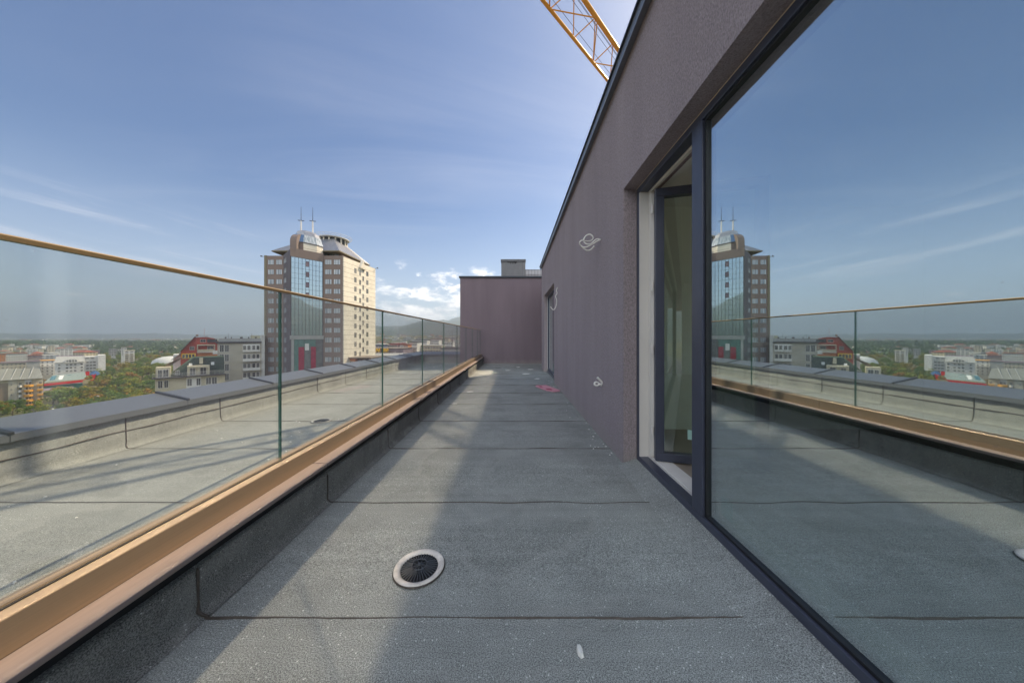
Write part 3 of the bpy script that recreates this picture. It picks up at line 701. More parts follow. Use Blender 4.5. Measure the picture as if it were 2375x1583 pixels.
def curtmat():
    m, N, L, P = new_mat('curtained_glass')
    g = node(N, L, 'ShaderNodeNewGeometry'); mp = node(N, L, 'ShaderNodeMapping', {'Vector': g.outputs['Position'], 'Scale': (1.6, 1.6, 0.04)})
    n = node(N, L, 'ShaderNodeTexNoise', {'Vector': mp.outputs[0], 'Scale': 2.0, 'Detail': 3.0})
    cr = node(N, L, 'ShaderNodeValToRGB', {'Fac': n.outputs[0]}); e = cr.color_ramp.elements
    e[0].position = .35; e[0].color = (0.20, 0.25, 0.29, 1); e[1].position = .62; e[1].color = (0.52, 0.56, 0.60, 1)
    L.new(cr.outputs[0], P.inputs['Base Color']); P.inputs['Roughness'].default_value = 0.15; P.inputs['Specular IOR Level'].default_value = 0.9
    return m
CUR = curtmat()
def mirror(name, col, f):
    m, N, L, P = new_mat(name); P.inputs['Base Color'].default_value = c4(col); P.inputs['Metallic'].default_value = f; P.inputs['Roughness'].default_value = 0.03
    return m
CWALL = mirror('mirror_curtain_wall', (0.62, 0.70, 0.70), 0.92)

WINS = {}
def window(parent, c, w, h, nrm, frame_mat=None, glass_mat=None, split=2, depth=0.10):
    """a window leaf set on a facade: c centre, nrm outward direction in plan (copies share one mesh)"""
    frame_mat = frame_mat or T_WHITE; glass_mat = glass_mat or WGL
    key = (round(w, 2), round(h, 2), frame_mat.name, glass_mat.name, split)
    if key not in WINS:
        m = MB(); t = min(0.09, w * .09); y1 = 0.03
        m.box(-w / 2, w / 2, -0.10, 0.0, -h / 2, h / 2, glass_mat)
        for (a, b, c_, d) in ((-w / 2 - t, w / 2 + t, h / 2, h / 2 + t), (-w / 2 - t, w / 2 + t, -h / 2 - t, -h / 2), (-w / 2 - t, -w / 2, -h / 2, h / 2), (w / 2, w / 2 + t, -h / 2, h / 2)):
            m.box(a, b, -0.10, y1, c_, d, frame_mat)
        for k in range(1, split):
            x = -w / 2 + w * k / split; m.box(x - t * .4, x + t * .4, 0.002, y1, -h / 2, h / 2, frame_mat)
        WINS[key] = m.mesh('window')
    # local +y is the outward normal
    return inst('window', WINS[key], parent, c, atan2(-nrm[0], nrm[1]))
def grid(parent, p0, p1, xs, zs, w, h, **k):
    """windows on the facade from plan point p0 to p1 (outward normal to the right of p0->p1), xs as distances along it"""
    d = Vector((p1[0] - p0[0], p1[1] - p0[1])); d.normalize(); n = (d.y, -d.x)
    for z in zs:
        for x in xs: window(parent, (p0[0] + d.x * x + n[0] * .03, p0[1] + d.y * x + n[1] * .03, z), w, h, n, **k)
def bldg(name, label, cat='building', loc=(0, 0, 0), group=None): return thing(name, label, cat, loc, group)
def face(b):
    """turn a building about the middle of its front so that it fronts the roof we stand on"""
    th = atan2(-b.location.x, b.location.y); b.rotation_euler = (0, 0, th); b.scale = (cos(th), 1, 1)
def bp(name, par, fn, **k):
    m = MB(); fn(m); return m.build(name, par, **k)

# ---- the tall hotel-like tower
tw = bldg('tower_block', 'tall brown and cream office tower with a mirrored glass prow and two antennas', 'tower', (-70, 108, G))
TB = wallmat('brown_panel', (0.215, 0.165, 0.145), 0.06); TBD = wallmat('slate_panel', (0.11, 0.10, 0.115), 0.06)
def panelmat():
    m, N, L, P = new_mat('cream_panel')
    g = node(N, L, 'ShaderNodeNewGeometry'); s = node(N, L, 'ShaderNodeSeparateXYZ', {0: g.outputs['Position']})
    a = node(N, L, 'ShaderNodeMath', {0: s.outputs[2], 1: 1 / 1.65}, operation='MULTIPLY'); f = node(N, L, 'ShaderNodeMath', {0: a.outputs[0]}, operation='FRACT')
    l = node(N, L, 'ShaderNodeMath', {0: f.outputs[0], 1: 0.05}, operation='LESS_THAN')
    n = node(N, L, 'ShaderNodeTexNoise', {'Vector': g.outputs['Position'], 'Scale': 0.4, 'Detail': 5.0})
    mr = node(N, L, 'ShaderNodeMapRange', {'Value': n.outputs[0], 1: .3, 2: .7, 3: .9, 4: 1.08})
    hv = node(N, L, 'ShaderNodeHueSaturation', {'Color': (0.71, 0.655, 0.55, 1), 'Value': mr.outputs[0]})
    mx = node(N, L, 'ShaderNodeMix', {0: l.outputs[0], 6: hv.outputs[0], 7: (0.22, 0.18, 0.13, 1)}, data_type='RGBA')
    L.new(mx.outputs[2], P.inputs['Base Color']); P.inputs['Roughness'].default_value = 0.7
    return m
TC = panelmat(); ZT = 28.5
Lf, Rf = (-84.6, 101.0), (-58.1, 101.0); Q1, AP, Q2 = (-78.3, 101.0), (-70.4, 93.7), (-64.7, 101.0); Bk = (-55.7, 119.0)
side = Vector((Bk[0] - Rf[0], Bk[1] - Rf[1])).normalized()
bp('wall', tw, lambda m: (m.foot([Lf, Q1, Q2, Rf, (Rf[0] + .02, Rf[1] + .15), (-57.0, 119), (-84.6, 119)], G, ZT, TB)))
bp('end_wall', tw, lambda m: m.foot([(Rf[0] + .05, Rf[1]), (Rf[0] + .35, Rf[1]), (Bk[0] + .3, Bk[1]), (Bk[0], Bk[1])], G, ZT - .3, TC))
bp('corner_strip', tw, lambda m: m.box(-84.75, -83.9, 100.9, 101.6, G, ZT + .1, T_OLIVE))
bp('prow', tw, lambda m: m.foot([Q1, (AP[0], AP[1]), (AP[0] + .35, AP[1] + .4), (Q2[0] - .1, 101.0)], G, ZT + 0.2, TBD))
def cw(z0, z1, mat, off=0.06, a=0.02, b=0.97):
    d = Vector((Q2[0] - AP[0], Q2[1] - AP[1])); n = Vector((d.y, -d.x)).normalized()
    p = [(AP[0] + d.x * a + n.x * o, AP[1] + d.y * a + n.y * o) for o in (0, off)]; q = [(AP[0] + d.x * b + n.x * o, AP[1] + d.y * b + n.y * o) for o in (0, off)]
    return [p[1], q[1], q[0], p[0]]
bp('parapet_band', tw, lambda m: m.foot(cw(0, 0, 0, .25, -.01, 1.0), 26.4, ZT + 0.6, TB))
bp('curtain_wall', tw, lambda m: m.foot(cw(0, 0, 0), 1.4, 26.4, CWALL))
def mull(m):
    d = Vector((Q2[0] - AP[0], Q2[1] - AP[1]))
    for k in range(10):
        t = 0.02 + 0.95 * k / 9; m.foot(cw(0, 0, 0, .10, t - .0045, t + .0045), 1.4, 26.4, T_DARK)
    z = 26.3
    while z > 2: m.foot(cw(0, 0, 0, .085), z - .06, z, T_DARK); m.foot(cw(0, 0, 0, .085), z - 1.75, z - 1.70, T_DARK); z -= 3.3
bp('mullion', tw, mull)
bp('floor_band', tw, lambda m: m.foot(cw(0, 0, 0, .3, -.02, 1.0), 0.2, 1.39, T_GREY))
# storeys under the band: sea-green panels, and red ones painting stripes reflected in glass
RP = simple('red_stripe_reflection', (0.36, 0.03, 0.07), 0.25, var=0.3, scale=0.8); GP = simple('sea_green_panel', (0.11, 0.22, 0.20), 0.2, var=0.3, scale=0.7); GYP = simple('smoky_panel', (0.16, 0.17, 0.175), 0.2, var=0.4, scale=0.9)
for a, b, mt_, nm, z1 in ((.02, .10, T_GREY, 'glass_panel', .15), (.10, .23, GP, 'glass_panel', .15), (.23, .40, RP, 'red_panel', -2.3), (.23, .40, GP, 'glass_panel', .15), (.40, .60, GYP, 'glass_panel', -2.3), (.40, .60, GP, 'glass_panel', .15), (.60, .76, RP, 'red_panel', -2.3), (.60, .76, GP, 'glass_panel', .15), (.76, .97, GYP, 'glass_panel', .15)):
    bp(nm, tw, lambda m: m.foot(cw(0, 0, 0, .08, a + .004, b - .004), -2.28 if (z1 > 0 and .2 < a < .7) else G + 2, z1, mt_))
bp('notice', tw, lambda m: m.foot(cw(0, 0, 0, .12, .42, .54), -3.4, -1.2, T_WHITE))
def sash(z): bp('opening_sash', tw, lambda m: (m.foot(cw(0, 0, 0, .11, .445, .54), z + .1, z + 1.6, T_VIOLET), m.foot(cw(0, 0, 0, .13, .44, .445), z, z + 1.7, T_DARK), m.foot(cw(0, 0, 0, .13, .54, .545), z, z + 1.7, T_DARK), m.foot(cw(0, 0, 0, .13, .44, .545), z, z + .1, T_DARK), m.foot(cw(0, 0, 0, .13, .44, .545), z + 1.6, z + 1.7, T_DARK)))
for k in range(4): sash(23.9 - 3.4 * k)
zs = [26.3 - 3.3 * k for k in range(12)]
for z in zs:
    for x0, x1 in ((-83.4, -81.5), (-80.65, -78.75), (-64.1, -61.95), (-61.1, -58.95)):
        window(tw, ((x0 + x1) / 2, 100.97, z), x1 - x0, 1.58, (0, -1), TB, CUR, 3)
    d = Vector((AP[0] - Q1[0], AP[1] - Q1[1])).normalized(); n = (d.y, -d.x)
    window(tw, (Q1[0] + d.x * 3.2 + n[0] * .03, Q1[1] + d.y * 3.2 + n[1] * .03, z), 3.2, 1.6, n, TBD, CUR, 3)
for k, z in enumerate(zs[:10]):
    for Y, w, dz in ((106.9, 1.15, -.5), (109.5, .85, -.9), (111.3, .85, 0.8), (113.75, 1.2, -.2)):
        x = Rf[0] + .34 + (Y - 101) * (Bk[0] - Rf[0]) / 18
        window(tw, (x, Y, z - 1.1 + dz), w, 1.7, (side.y, -side.x), T_BEIGE, WGL, 2)
bp('oriel', tw, lambda m: m.poly([(Rf[0] + .3 + .1333 * q, 101 + q, z) for q, z in ((7.6, 26.3), (9.4, 29.9), (11.4, 26.1))] + [(Rf[0] + 1.0 + .1333 * q, 101 + q, z) for q, z in ((7.9, 26.2), (9.4, 29.2), (11.1, 26.0))], [(0, 1, 2), (3, 5, 4), (0, 3, 4, 1), (1, 4, 5, 2), (0, 2, 5, 3)], TC))
bp('penthouse_storey', tw, lambda m: m.box(-80, -60.5, 104.5, 117, ZT, 30.4, TB))
for x in (-78.4, -75.6, -66.2, -64.2, -62.2): window(tw, (x, 104.47, 29.6), 1.6, 1.2, (0, -1), TB, CUR, 2)
ROOFM = simple('standing_seam_roof', (0.30, 0.31, 0.34), 0.35, 0.5, var=0.25, scale=2.0, stretch=(1, 0.15, 1))
def hip(m):
    a = [(-83.0, 101.8, 30.5), (-59.6, 101.6, 30.5), (-58.0, 120, 29.9), (-83.0, 120, 30.0)]; t = [(-74.5, 110.5, 37.6), (-67.0, 110.0, 37.8), (-66.6, 113, 37.8), (-74.5, 113, 37.6)]
    m.poly(a + t, [(0, 1, 5, 4), (1, 2, 6, 5), (2, 3, 7, 6), (3, 0, 4, 7), (4, 5, 6, 7)], ROOFM); m.poly([(x, y, z - .35) for x, y, z in a] + a, [(0, 3, 2, 1), (0, 1, 5, 4), (1, 2, 6, 5), (2, 3, 7, 6), (3, 0, 4, 7)], T_OLIVE)
hr = bp('roof', tw, hip)
def ribs(m):
    for k in range(12):
        t = (k + .5) / 12; a = Vector((-83.0 + 23.4 * t, 101.7, 30.5)); b = Vector((-74.5 + 7.5 * t, 110.3, 37.72)); m.tube([a + Vector((0, 0, .05)), b + Vector((0, 0, .05))], .06, ROOFM, 4)
        a = Vector((-59.6 + 1.6 * t, 101.6 + 18.4 * t, 30.5 - .6 * t)); b = Vector((-67.0 + .4 * t, 110 + 3 * t, 37.8)); m.tube([a + Vector((0, 0, .05)), b + Vector((0, 0, .05))], .06, ROOFM, 4)
bp('roof_seam', hr, ribs)
DX, DY = -68.5, 113.0
bp('roof_drum', tw, lambda m: m.lathe([(4.2, 34.5), (4.2, 37.6)], DX, DY, T_DARK, 32))
bp('drum_roof', tw, lambda m: m.lathe([(4.1, 37.6), (5.3, 37.65), (5.3, 37.95), (0.1, 38.05)], DX, DY, T_PALE, 40))
for k in range(14): q = 2 * pi * k / 14; bp('drum_post', tw, lambda m: m.box(DX + 4.4 * cos(q) - .2, DX + 4.4 * cos(q) + .2, DY + 4.4 * sin(q) - .2, DY + 4.4 * sin(q) + .2, 34.6, 37.58, TC))
def helirail(m):
    for z, r_ in ((38.2, 5.9), (38.7, 6.2)): m.tube([(DX + r_ * cos(2 * pi * k / 40), DY + r_ * sin(2 * pi * k / 40), z) for k in range(41)], .06, T_PALE, 5)
    for k in range(20): q = 2 * pi * k / 20; m.tube([(DX + 5 * cos(q), DY + 5 * sin(q), 37.9), (DX + 5.9 * cos(q), DY + 5.9 * sin(q), 38.2), (DX + 6.2 * cos(q), DY + 6.2 * sin(q), 38.7)], .04, T_PALE, 4)
bp('ring_railing', tw, helirail)
# crown over the prow: brown box, raked glazing, a curved rib and a pale barrel roof
CF = [(-72.8, 97.6), (-70.6, 95.3), (-68.3, 96.5), (-66.0, 99.6), (-65.4, 101.8), (-73.0, 101.8)]; CCN = (-69.3, 100.2)
def ins(t): return [(CCN[0] + (x - CCN[0]) * t, CCN[1] + (y - CCN[1]) * t) for x, y in CF]
def loft(t0, z0, t1, z1, mats_):
    def fn_(m):
        p, q = ins(t0), ins(t1); n = len(p)
        for k in range(n):
            k2 = (k + 1) % n
            m.poly([(*p[k], z0), (*p[k2], z0), (*q[k2], z1), (*q[k], z1)], [(0, 1, 2, 3)], mats_[k])
        m.poly([(*v, z1) for v in q], [tuple(range(n))], mats_[-1])
    return fn_
bp('crown', tw, lambda m: (m.foot(ins(1.0), ZT, 31.5, TB), m.foot(ins(1.05), 31.5, 31.7, TBD)))
bp('crown_wall', tw, lambda m: m.poly([(CF[2][0] + .04, CF[2][1] - .04, ZT), (CF[3][0] + .05, CF[3][1] - .03, ZT), (CF[4][0] + .05, CF[4][1], ZT), (CF[2][0] + .04, CF[2][1] - .04, 31.45), (CF[3][0] + .05, CF[3][1] - .03, 31.45), (CF[4][0] + .05, CF[4][1], 31.45)], [(0, 1, 4, 3), (1, 2, 5, 4)], TC))
bp('crown_glazing', tw, loft(1.03, 31.7, 0.86, 34.2, [T_BLUE, T_BLUE, CUR, CUR, TB, TB]))
bp('crown_vault', tw, lambda m: (loft(0.80, 34.2, 0.74, 35.3, [ROOFM] * 6)(m), loft(0.74, 35.3, 0.45, 36.1, [ROOFM] * 6)(m)))
def strip(m):
    prof = [(94.7, ZT)] + [(94.7 + 3.2 * (1 - cos(q)), 31.6 + 2.9 * sin(q)) for q in [pi / 2 * k / 8 for k in range(9)]] + [(98.6, 33.9), (95.9, 31.4), (95.6, ZT)]
    m.prism(prof, -71.3, -69.2, lambda p, q, t: (t, p, q), TB)
bp('crown_rib', tw, strip)
def ant(m, x, y):
    m.tube([(x, y, 34.5), (x, y, 41.2)], [.30, .20], T_PALE, 4); m.tube([(x, y, 41.2), (x, y, 46.0)], [.10, .04], T_DARK, 5); m.tube([(x - .9, y - .3, 41.2), (x + .9, y + .3, 41.2)], .12, T_DARK, 5)
for x, y in ((-73.7, 103), (-70.0, 103.5)): bp('antenna', tw, lambda m: ant(m, x, y))
for x, y in ((-86, 101.3), (-54.6, 119)): bp('camera_bracket', tw, lambda m: (m.tube([(x + (1.3 if x < -80 else -1.2), y, 28.2), (x, y, 28.4)], .07, T_DARK, 5), m.box(x - .2, x + .2, y - .2, y + .2, 28.25, 28.6, T_DARK)))

# ---- grey-cream flats beside the tower
fl = bldg('apartment_block', 'flat-roofed cream apartment block with white balconies, right beside the tall tower', 'building', (-87.0, 95, G)); face(fl)
bp('wall', fl, lambda m: m.box(-94.4, -80.4, 95, 104, G, -1.0, T_BEIGE))
bp('side_wall', fl, lambda m: m.box(-80.395, -79.3, 94.6, 103, G, 1.6, T_PALE))
bp('parapet', fl, lambda m: (m.box(-94.0, -80.4, 95.8, 104, -.99, .45, T_GREY), m.box(-94.8, -80.4, 94.5, 95.79, -.99, -.55, T_DARK)))
for k in range(5):
    z = -2.6 - 2.95 * k
    for x in (-93.1, -91.55): window(fl, (x, 94.97, z), 1.15, 2.1, (0, -1), T_WHITE, WGL, 2)
    if k: b = bp('balcony', fl, lambda m: (m.box(-86.6, -80.9, 93.7, 94.99, z - 1.35, z - 1.2, T_PALE), m.box(-86.6, -80.9, 93.7, 93.8, z - 1.2, z - .42, T_WHITE), m.box(-86.6, -86.5, 93.8, 94.99, z - 1.2, z - .42, T_WHITE)))
    else: bp('loggia', fl, lambda m: m.box(-86.6, -80.9, 94.5, 94.99, z - 1.25, z + 1.2, T_WHITE))
    for x in (-86.0, -84.6, -83.0, -81.6): window(fl, (x, 94.47 if not k else 94.97, z + (.1 if k else .1)), .95, 1.3 if not k else 1.5, (0, -1), T_WHITE, WGL, 1)
    if k < 4:
        bp('balcony', fl, lambda m: (m.box(-95.8, -94.41, 95.2, 97, z - 1.7, z - 1.5, T_PALE), m.box(-95.8, -95.65, 95.2, 97, z - 1.5, z - .6, T_WHITE), m.box(-95.64, -94.41, 95.2, 95.3, z - 1.5, z - .6, T_WHITE)))
for x, w in ((-92.3, .5), (-90.4, .3), (-87.5, .9), (-84.8, .4), (-82.5, .6)): bp('chimney', fl, lambda m: m.box(x, x + w, 98, 98.6, .451, .95, T_DARK))
for x in (-91.2, -83.6): bp('roof_rail', fl, lambda m: m.tube([(x, 97, .45), (x, 97, 2.2)], .04, T_DARK, 5))

# ---- dark green mansard
mg = bldg('mansard_house', 'cream house with a dark green mansard roof, dormers and a terrace rail', 'building', (-82.5, 76.3, G)); face(mg)
bp('wall', mg, lambda m: (m.box(-91.5, -73.6, 76.3, 88, G, -9.2, T_CREAM), m.box(-84.0, -80.2, 76.1, 76.29, -13.2, -9.2, T_WHITE)))
bp('terrace_slab', mg, lambda m: m.box(-92.2, -73.4, 75.2, 77.4, -9.19, -8.95, T_DARK))
def mans(m):
    m.poly([(-88.4, 77.5, -8.9), (-73.6, 77.5, -8.9), (-73.6, 80.5, -4.6), (-82.3, 80.5, -4.6), (-73.6, 88, -4.6), (-82.3, 88, -4.6), (-73.6, 88, -8.9), (-88.4, 88, -8.9)], [(0, 1, 2, 3), (1, 6, 4, 2), (6, 7, 5, 4)], T_DGREEN)
    m.poly([(-88.4, 77.5, -8.9), (-82.3, 80.5, -4.6), (-82.3, 88, -4.6), (-88.4, 88, -8.9)], [(0, 1, 2, 3)], T_LGREEN); m.poly([(-82.3, 80.5, -4.58), (-73.6, 80.5, -4.58), (-73.6, 88, -4.58), (-82.3, 88, -4.58)], [(0, 1, 2, 3)], T_LGREEN)
bp('roof', mg, mans)
bp('gable_roof', mg, lambda m: m.poly([(-92.5, 80.5, -9.0), (-88.6, 79.0, -5.6), (-84.5, 81.2, -4.2), (-90.5, 86, -7.5)], [(0, 1, 2, 3)], T_BROWN))
for x0, x1 in ((-83.8, -77.9), (-91.4, -87.9)):
    bp('dormer', mg, lambda m: (m.box(x0, x1, 76.7, 80.5, -7.0, -6.5, T_CREAM), m.box(x0, x0 + .7, 76.7, 80, -8.94, -7.0, T_CREAM), m.box(x1 - .5, x1, 76.7, 80, -8.94, -7.0, T_CREAM), m.box((x0 + x1) / 2 - .3, (x0 + x1) / 2 + .3, 76.8, 80, -8.94, -7.0, T_CREAM), m.box(x0 + .7, x1 - .5, 77.2, 80, -8.94, -7.01, T_CREAM)))
for x, w in ((-82.4, 1.3), (-79.6, 1.5), (-90.4, .9), (-89.0, 1.2)): window(mg, (x, 77.15 if x > -85 else 76.66, -7.95), w, 1.75, (0, -1), T_WHITE, WGL, 2)
window(mg, (-86.3, 77.45, -8.1), .9, 1.1, (0, -1), T_WHITE, WGL, 2)
for x, y, z in ((-83.4, 79.2, -6.2), (-77.4, 79.3, -6.1)): bp('skylight', mg, lambda m: m.poly([(x, y - .35, z - .5), (x + .9, y - .35, z - .5), (x + .9, y + .15, z + .25), (x, y + .15, z + .25), (x, y, z - .6), (x + .9, y, z - .6)], [(0, 1, 2, 3), (0, 4, 5, 1), (0, 3, 4), (1, 5, 2)], T_PALE))
bp('chimney', mg, lambda m: m.box(-80.6, -79.6, 79.2, 80.2, -6.2, -4.6, T_CREAM))
def trail(m):
    for z in (-8.5, -8.2, -7.95): m.tube([(-92, 75.3, z), (-73.6, 75.3, z)], .03, T_GREY, 4)
    for k in range(14): m.tube([(-92 + k * 1.4, 75.3, -8.94), (-92 + k * 1.4, 75.3, -7.95)], .03, T_GREY, 4)
bp('terrace_railing', mg, trail)
for x, w in ((-90.3, 1.0), (-88.9, .9), (-83.2, 1.1), (-80.9, 1.0), (-78.2, 1.3), (-76.6, 1.3)): window(mg, (x, 76.27 if not -84 < x < -80.2 else 76.07, -10.6), w, 1.7, (0, -1), T_WHITE, WGL, 2)

# ---- red and orange house behind it
rh = bldg('gabled_house', 'red and orange house with a steep olive side roof and a cream recessed balcony', 'building', (-120.8, 115, G)); face(rh)
bp('wall', rh, lambda m: (m.prism([(-128.6, G), (-113.0, G), (-113.0, -2.2), (-115.4, .3), (-119.0, .9), (-123.5, .7), (-128.6, -4.6)], 115, 128, lambda p, q, t: (p, t, q), T_RED), m.box(-122.3, -113.4, 114.7, 114.99, G, -5.2, T_ORANGE)))
bp('roof', rh, lambda m: (m.poly([(-129.3, 113.6, -5.0), (-123.3, 113.6, 1.1), (-123.0, 130, 1.1), (-129.0, 130, -5.0), (-129.6, 113.6, -5.4), (-123.6, 113.6, .75)], [(0, 1, 2, 3), (4, 5, 1, 0)], T_OLIVE), m.poly([(-123.3, 114.5, 1.1), (-119.0, 114.5, 1.35), (-119, 130, 1.35), (-123, 130, 1.1)], [(0, 1, 2, 3)], T_TILE), m.poly([(-119, 114.5, 1.35), (-112.6, 114.5, -2.2), (-112.6, 130, -2.2), (-119, 130, 1.35)], [(0, 1, 2, 3)], T_TILE)))
bp('balcony', rh, lambda m: (m.box(-122.5, -115.4, 113.9, 114.69, -5.1, -4.9, T_WHITE), m.box(-122.5, -115.4, 113.9, 114.0, -4.9, -3.9, T_CREAM), m.box(-122.5, -115.4, 113.9, 114.99, -2.4, -2.0, T_CREAM), m.box(-122.5, -122.1, 113.9, 114.99, -4.9, -2.4, T_CREAM), m.box(-115.8, -115.4, 113.9, 114.99, -4.9, -2.4, T_CREAM)))
for x, z, w, h in ((-117.3, -3.3, 2.3, 1.1), (-124.4, -3.4, 1.6, 1.3), (-120.2, -.6, 2.0, .9), (-120.3, -6.6, .7, 1.2)): window(rh, (x, 114.97, z), w, h, (0, -1), T_WHITE, WGL, 2)
bp('arcade', rh, lambda m: (m.box(-128.2, -123.0, 114.3, 114.98, -7.2, -5.3, T_YEL),))
for k in range(4): window(rh, (-127.5 + 1.2 * k, 114.27, -6.3), .8, 1.3, (0, -1), T_CREAM, WGL, 1)
bp('dormer', rh, lambda m: m.box(-118.6, -114.6, 114.2, 116, -1.2, .1, T_DARK)); bp('chimney', rh, lambda m: m.box(-122.9, -122.0, 116, 117, 1.1, 1.9, T_BROWN)); bp('antenna', rh, lambda m: m.tube([(-119.7, 116, 1.3), (-119.7, 116, 4.3)], .05, T_RED, 4))
lh = bldg('steep_roof_house', 'low house with steep brown roof in front of the round pale hall', 'building', (-134, 121, G)); face(lh)
bp('wall', lh, lambda m: m.box(-138.5, -130, 121, 130, G, -6.2, T_WHITE)); bp('roof', lh, lambda m: m.poly([(-139.5, 119.8, -8.6), (-133, 119.8, -3.8), (-129.5, 119.8, -3.6), (-129.5, 131, -3.6), (-133, 131, -3.8), (-139.5, 131, -8.6)], [(0, 1, 4, 5), (1, 2, 3, 4)], T_BROWN))
window(lh, (-132.6, 120.97, -7.4), 1.8, 1.2, (0, -1), T_WHITE, WGL, 2)

# ---- flats with ochre balconies, far left
ob = bldg('balcony_flats', 'flats with bulging ochre balconies and a blank brown wall, at the left edge', 'building', (-305, 183, G)); face(ob)
FY = 183.0
bp('wall', ob, lambda m: (m.box(-330, -289, FY, 205, G, -25.6, T_CREAM), m.box(-317.2, -311.0, FY - .4, FY - .01, G, -27.0, T_BROWN), m.box(-311.0, -305.4, FY - .8, FY - .01, G, -25.8, T_BEIGE), m.box(-301.0, -296.6, FY - .6, FY - .01, G, -25.6, T_PALE)))
bp('roof', ob, lambda m: m.poly([(-330, FY - 1.5, -25.2), (-289, FY - 1.5, -25.4), (-291, FY + 8, -19.6), (-330, FY + 8, -18.4), (-330, 205, -25), (-289, 205, -25)], [(0, 1, 2, 3), (3, 2, 5, 4), (1, 5, 2)], T_ROOF))
for k in range(6): bp('roof_ridge', ob, lambda m: m.tube([(-326 + k * 5.5, FY - 1, -25.0), (-322.5 + k * 5.5, FY + 8, -18.6)], .22, T_PALE, 4))
def bulge(cx, w, z, mat, d=2.2):
    pts = [(cx - w / 2 + w * k / 8, FY - .05 - d * sin(pi * k / 8) ** .6) for k in range(9)]
    bp('balcony', ob, lambda m: m.foot(pts, z, z + 1.25, mat))
for k in range(5):
    z = -30.2 - 3.05 * k
    bulge(-319.4, 5.2, z, T_OCHRE); bulge(-298.4, 6.4, z, T_OCHRE, 2.6); bulge(-303.8, 3.0, z, T_WHITE, 1.2)
    window(ob, (-290.8, FY - .03, z + 2.0), 1.6, 1.5, (0, -1), T_WHITE, WGL, 2); bp('balcony', ob, lambda m: m.box(-293.0, -289.0, FY - 1.3, FY - .02, z, z + 1.1, T_OCHRE))
    for x in (-320.2, -318.4): window(ob, (x, FY - .06, z + 2.2), 1.4, 1.7, (0, -1), T_WHITE, CUR, 2)
    for x in (-299.6, -297.6): window(ob, (x, FY - .64, z + 2.2), 1.5, 1.6, (0, -1), T_WHITE, WGL, 2)
    window(ob, (-303.6, FY - .06, z + 2.1), 1.6, 1.4, (0, -1), T_WHITE, WGL, 2); window(ob, (-309.2, FY - .84, z + 2.0), .9, 1.2, (0, -1), T_WHITE, WGL, 1)

# ---- white block with an arched window
aw = bldg('arched_block', 'white block of flats with a big arched window group under its roof', 'building', (-435, 296, G)); AY = 296.0; face(aw)
bp('wall', aw, lambda m: (m.box(-456, -427, AY, 318, G, -23.5, T_PALE), m.box(-427, -409, AY + 2, 318, G, -19.5, T_PALE), m.box(-413, -405, AY - 1, 314, G, -18.0, T_WHITE)))
bp('roof', aw, lambda m: (m.poly([(-457, AY - .8, -24.2), (-426.6, AY - .8, -24.2), (-427.2, AY + 4, -18.6), (-455, AY + 4, -18.6)], [(0, 1, 2, 3)], T_GREY), m.box(-455, -427.2, AY + 4, 318, -23.5, -18.5, T_VIOLET)))
bp('arch', aw, lambda m: m.prism([(-447 + 7 * (1 - cos(pi * k / 12)) - .0, -24.6 + 4.6 * sin(pi * k / 12)) for k in range(13)][::-1], AY - 1.4, AY + 1, lambda p, q, t: (p, t, q), T_WHITE))
for k in range(4): window(aw, (-444.2 + 2.8 * k, AY - 1.43, -22.9), 1.9, 2.2 if k in (1, 2) else 1.4, (0, -1), T_WHITE, WGL, 2)
for k in range(5):
    z = -26.6 - 3.1 * k
    for x in (-452, -444.6, -440.6, -436.4, -430): window(aw, (x, AY - .03, z), 2.2, 1.5, (0, -1), T_WHITE, WGL, 2)
    for x in (-424, -420.4, -416.8): window(aw, (x, AY + 1.97, z + 1.4), 2.6, 1.5, (0, -1), T_WHITE, WGL, 3)
for z in (-21, ): 
    for x in (-424, -419): window(aw, (x, AY + 1.97, z), 4.0, 1.3, (0, -1), T_WHITE, WGL, 3)

# ---- other blocks of the middle distance: (x-range and top in photo pixels, distance, wall, label)
def slab(px0, px1, pyt, Y, mat, roofm, rows, cols, label, depth=14, ww=1.7, wh=1.4, name='apartment_block', band=None, group=None, wg=None, top=None):
    x0, x1 = (px0 - 1192) / 690 * Y, (px1 - 1192) / 690 * Y; zt = 1.10 - (pyt - 780) / 690 * Y
    b = bldg(name, label, 'building', ((x0 + x1) / 2, Y, G), group)
    if px1 < 700: face(b)
    bp('wall', b, lambda m: m.box(x0, x1, Y, Y + depth, G, zt, mat))
    bp('roof', b, lambda m: m.box(x0 - .5, x1 + .5, Y - .5, Y + depth + .5, zt + .003, zt + .5, roofm))
    for r_ in range(rows):
        z = zt - 1.7 - 3.0 * r_
        if z < G + 1.5: break
        if band and r_: bp('balcony', b, lambda m: m.box(x0 + (x1 - x0) * .08, x0 + (x1 - x0) * .92, Y - 1.2, Y - .02, z - 1.5, z - .5, band))
        for c in range(cols): window(b, (x0 + (x1 - x0) * (c + .5) / cols, Y - .03, z), min(ww, (x1 - x0) / cols * .7), wh, (0, -1), T_WHITE, wg or WGL, 2)
    return b
slab(-8, 62, 841, 288, T_BEIGE, T_VIOLET, 4, 7, 'long beige block with a violet roof edge behind the ochre balcony flats')
slab(62, 93, 838, 287, T_GREY, T_VIOLET, 0, 0, 'blank grey end wall of flats left of a yellow-topped block')
slab(93, 127, 836, 300, T_WHITE, T_OCHRE, 5, 3, 'white block with a yellow roof band next to the arched block', band=T_PALE)
slab(14, 64, 819, 400, T_PALE, T_TILE, 4, 9, 'pale long block with a red roof edge in the left distance', 16)
slab(-10, 13, 820, 410, T_ORANGE, T_ROOF, 4, 4, 'orange-brown block at the very left of the town', 16)
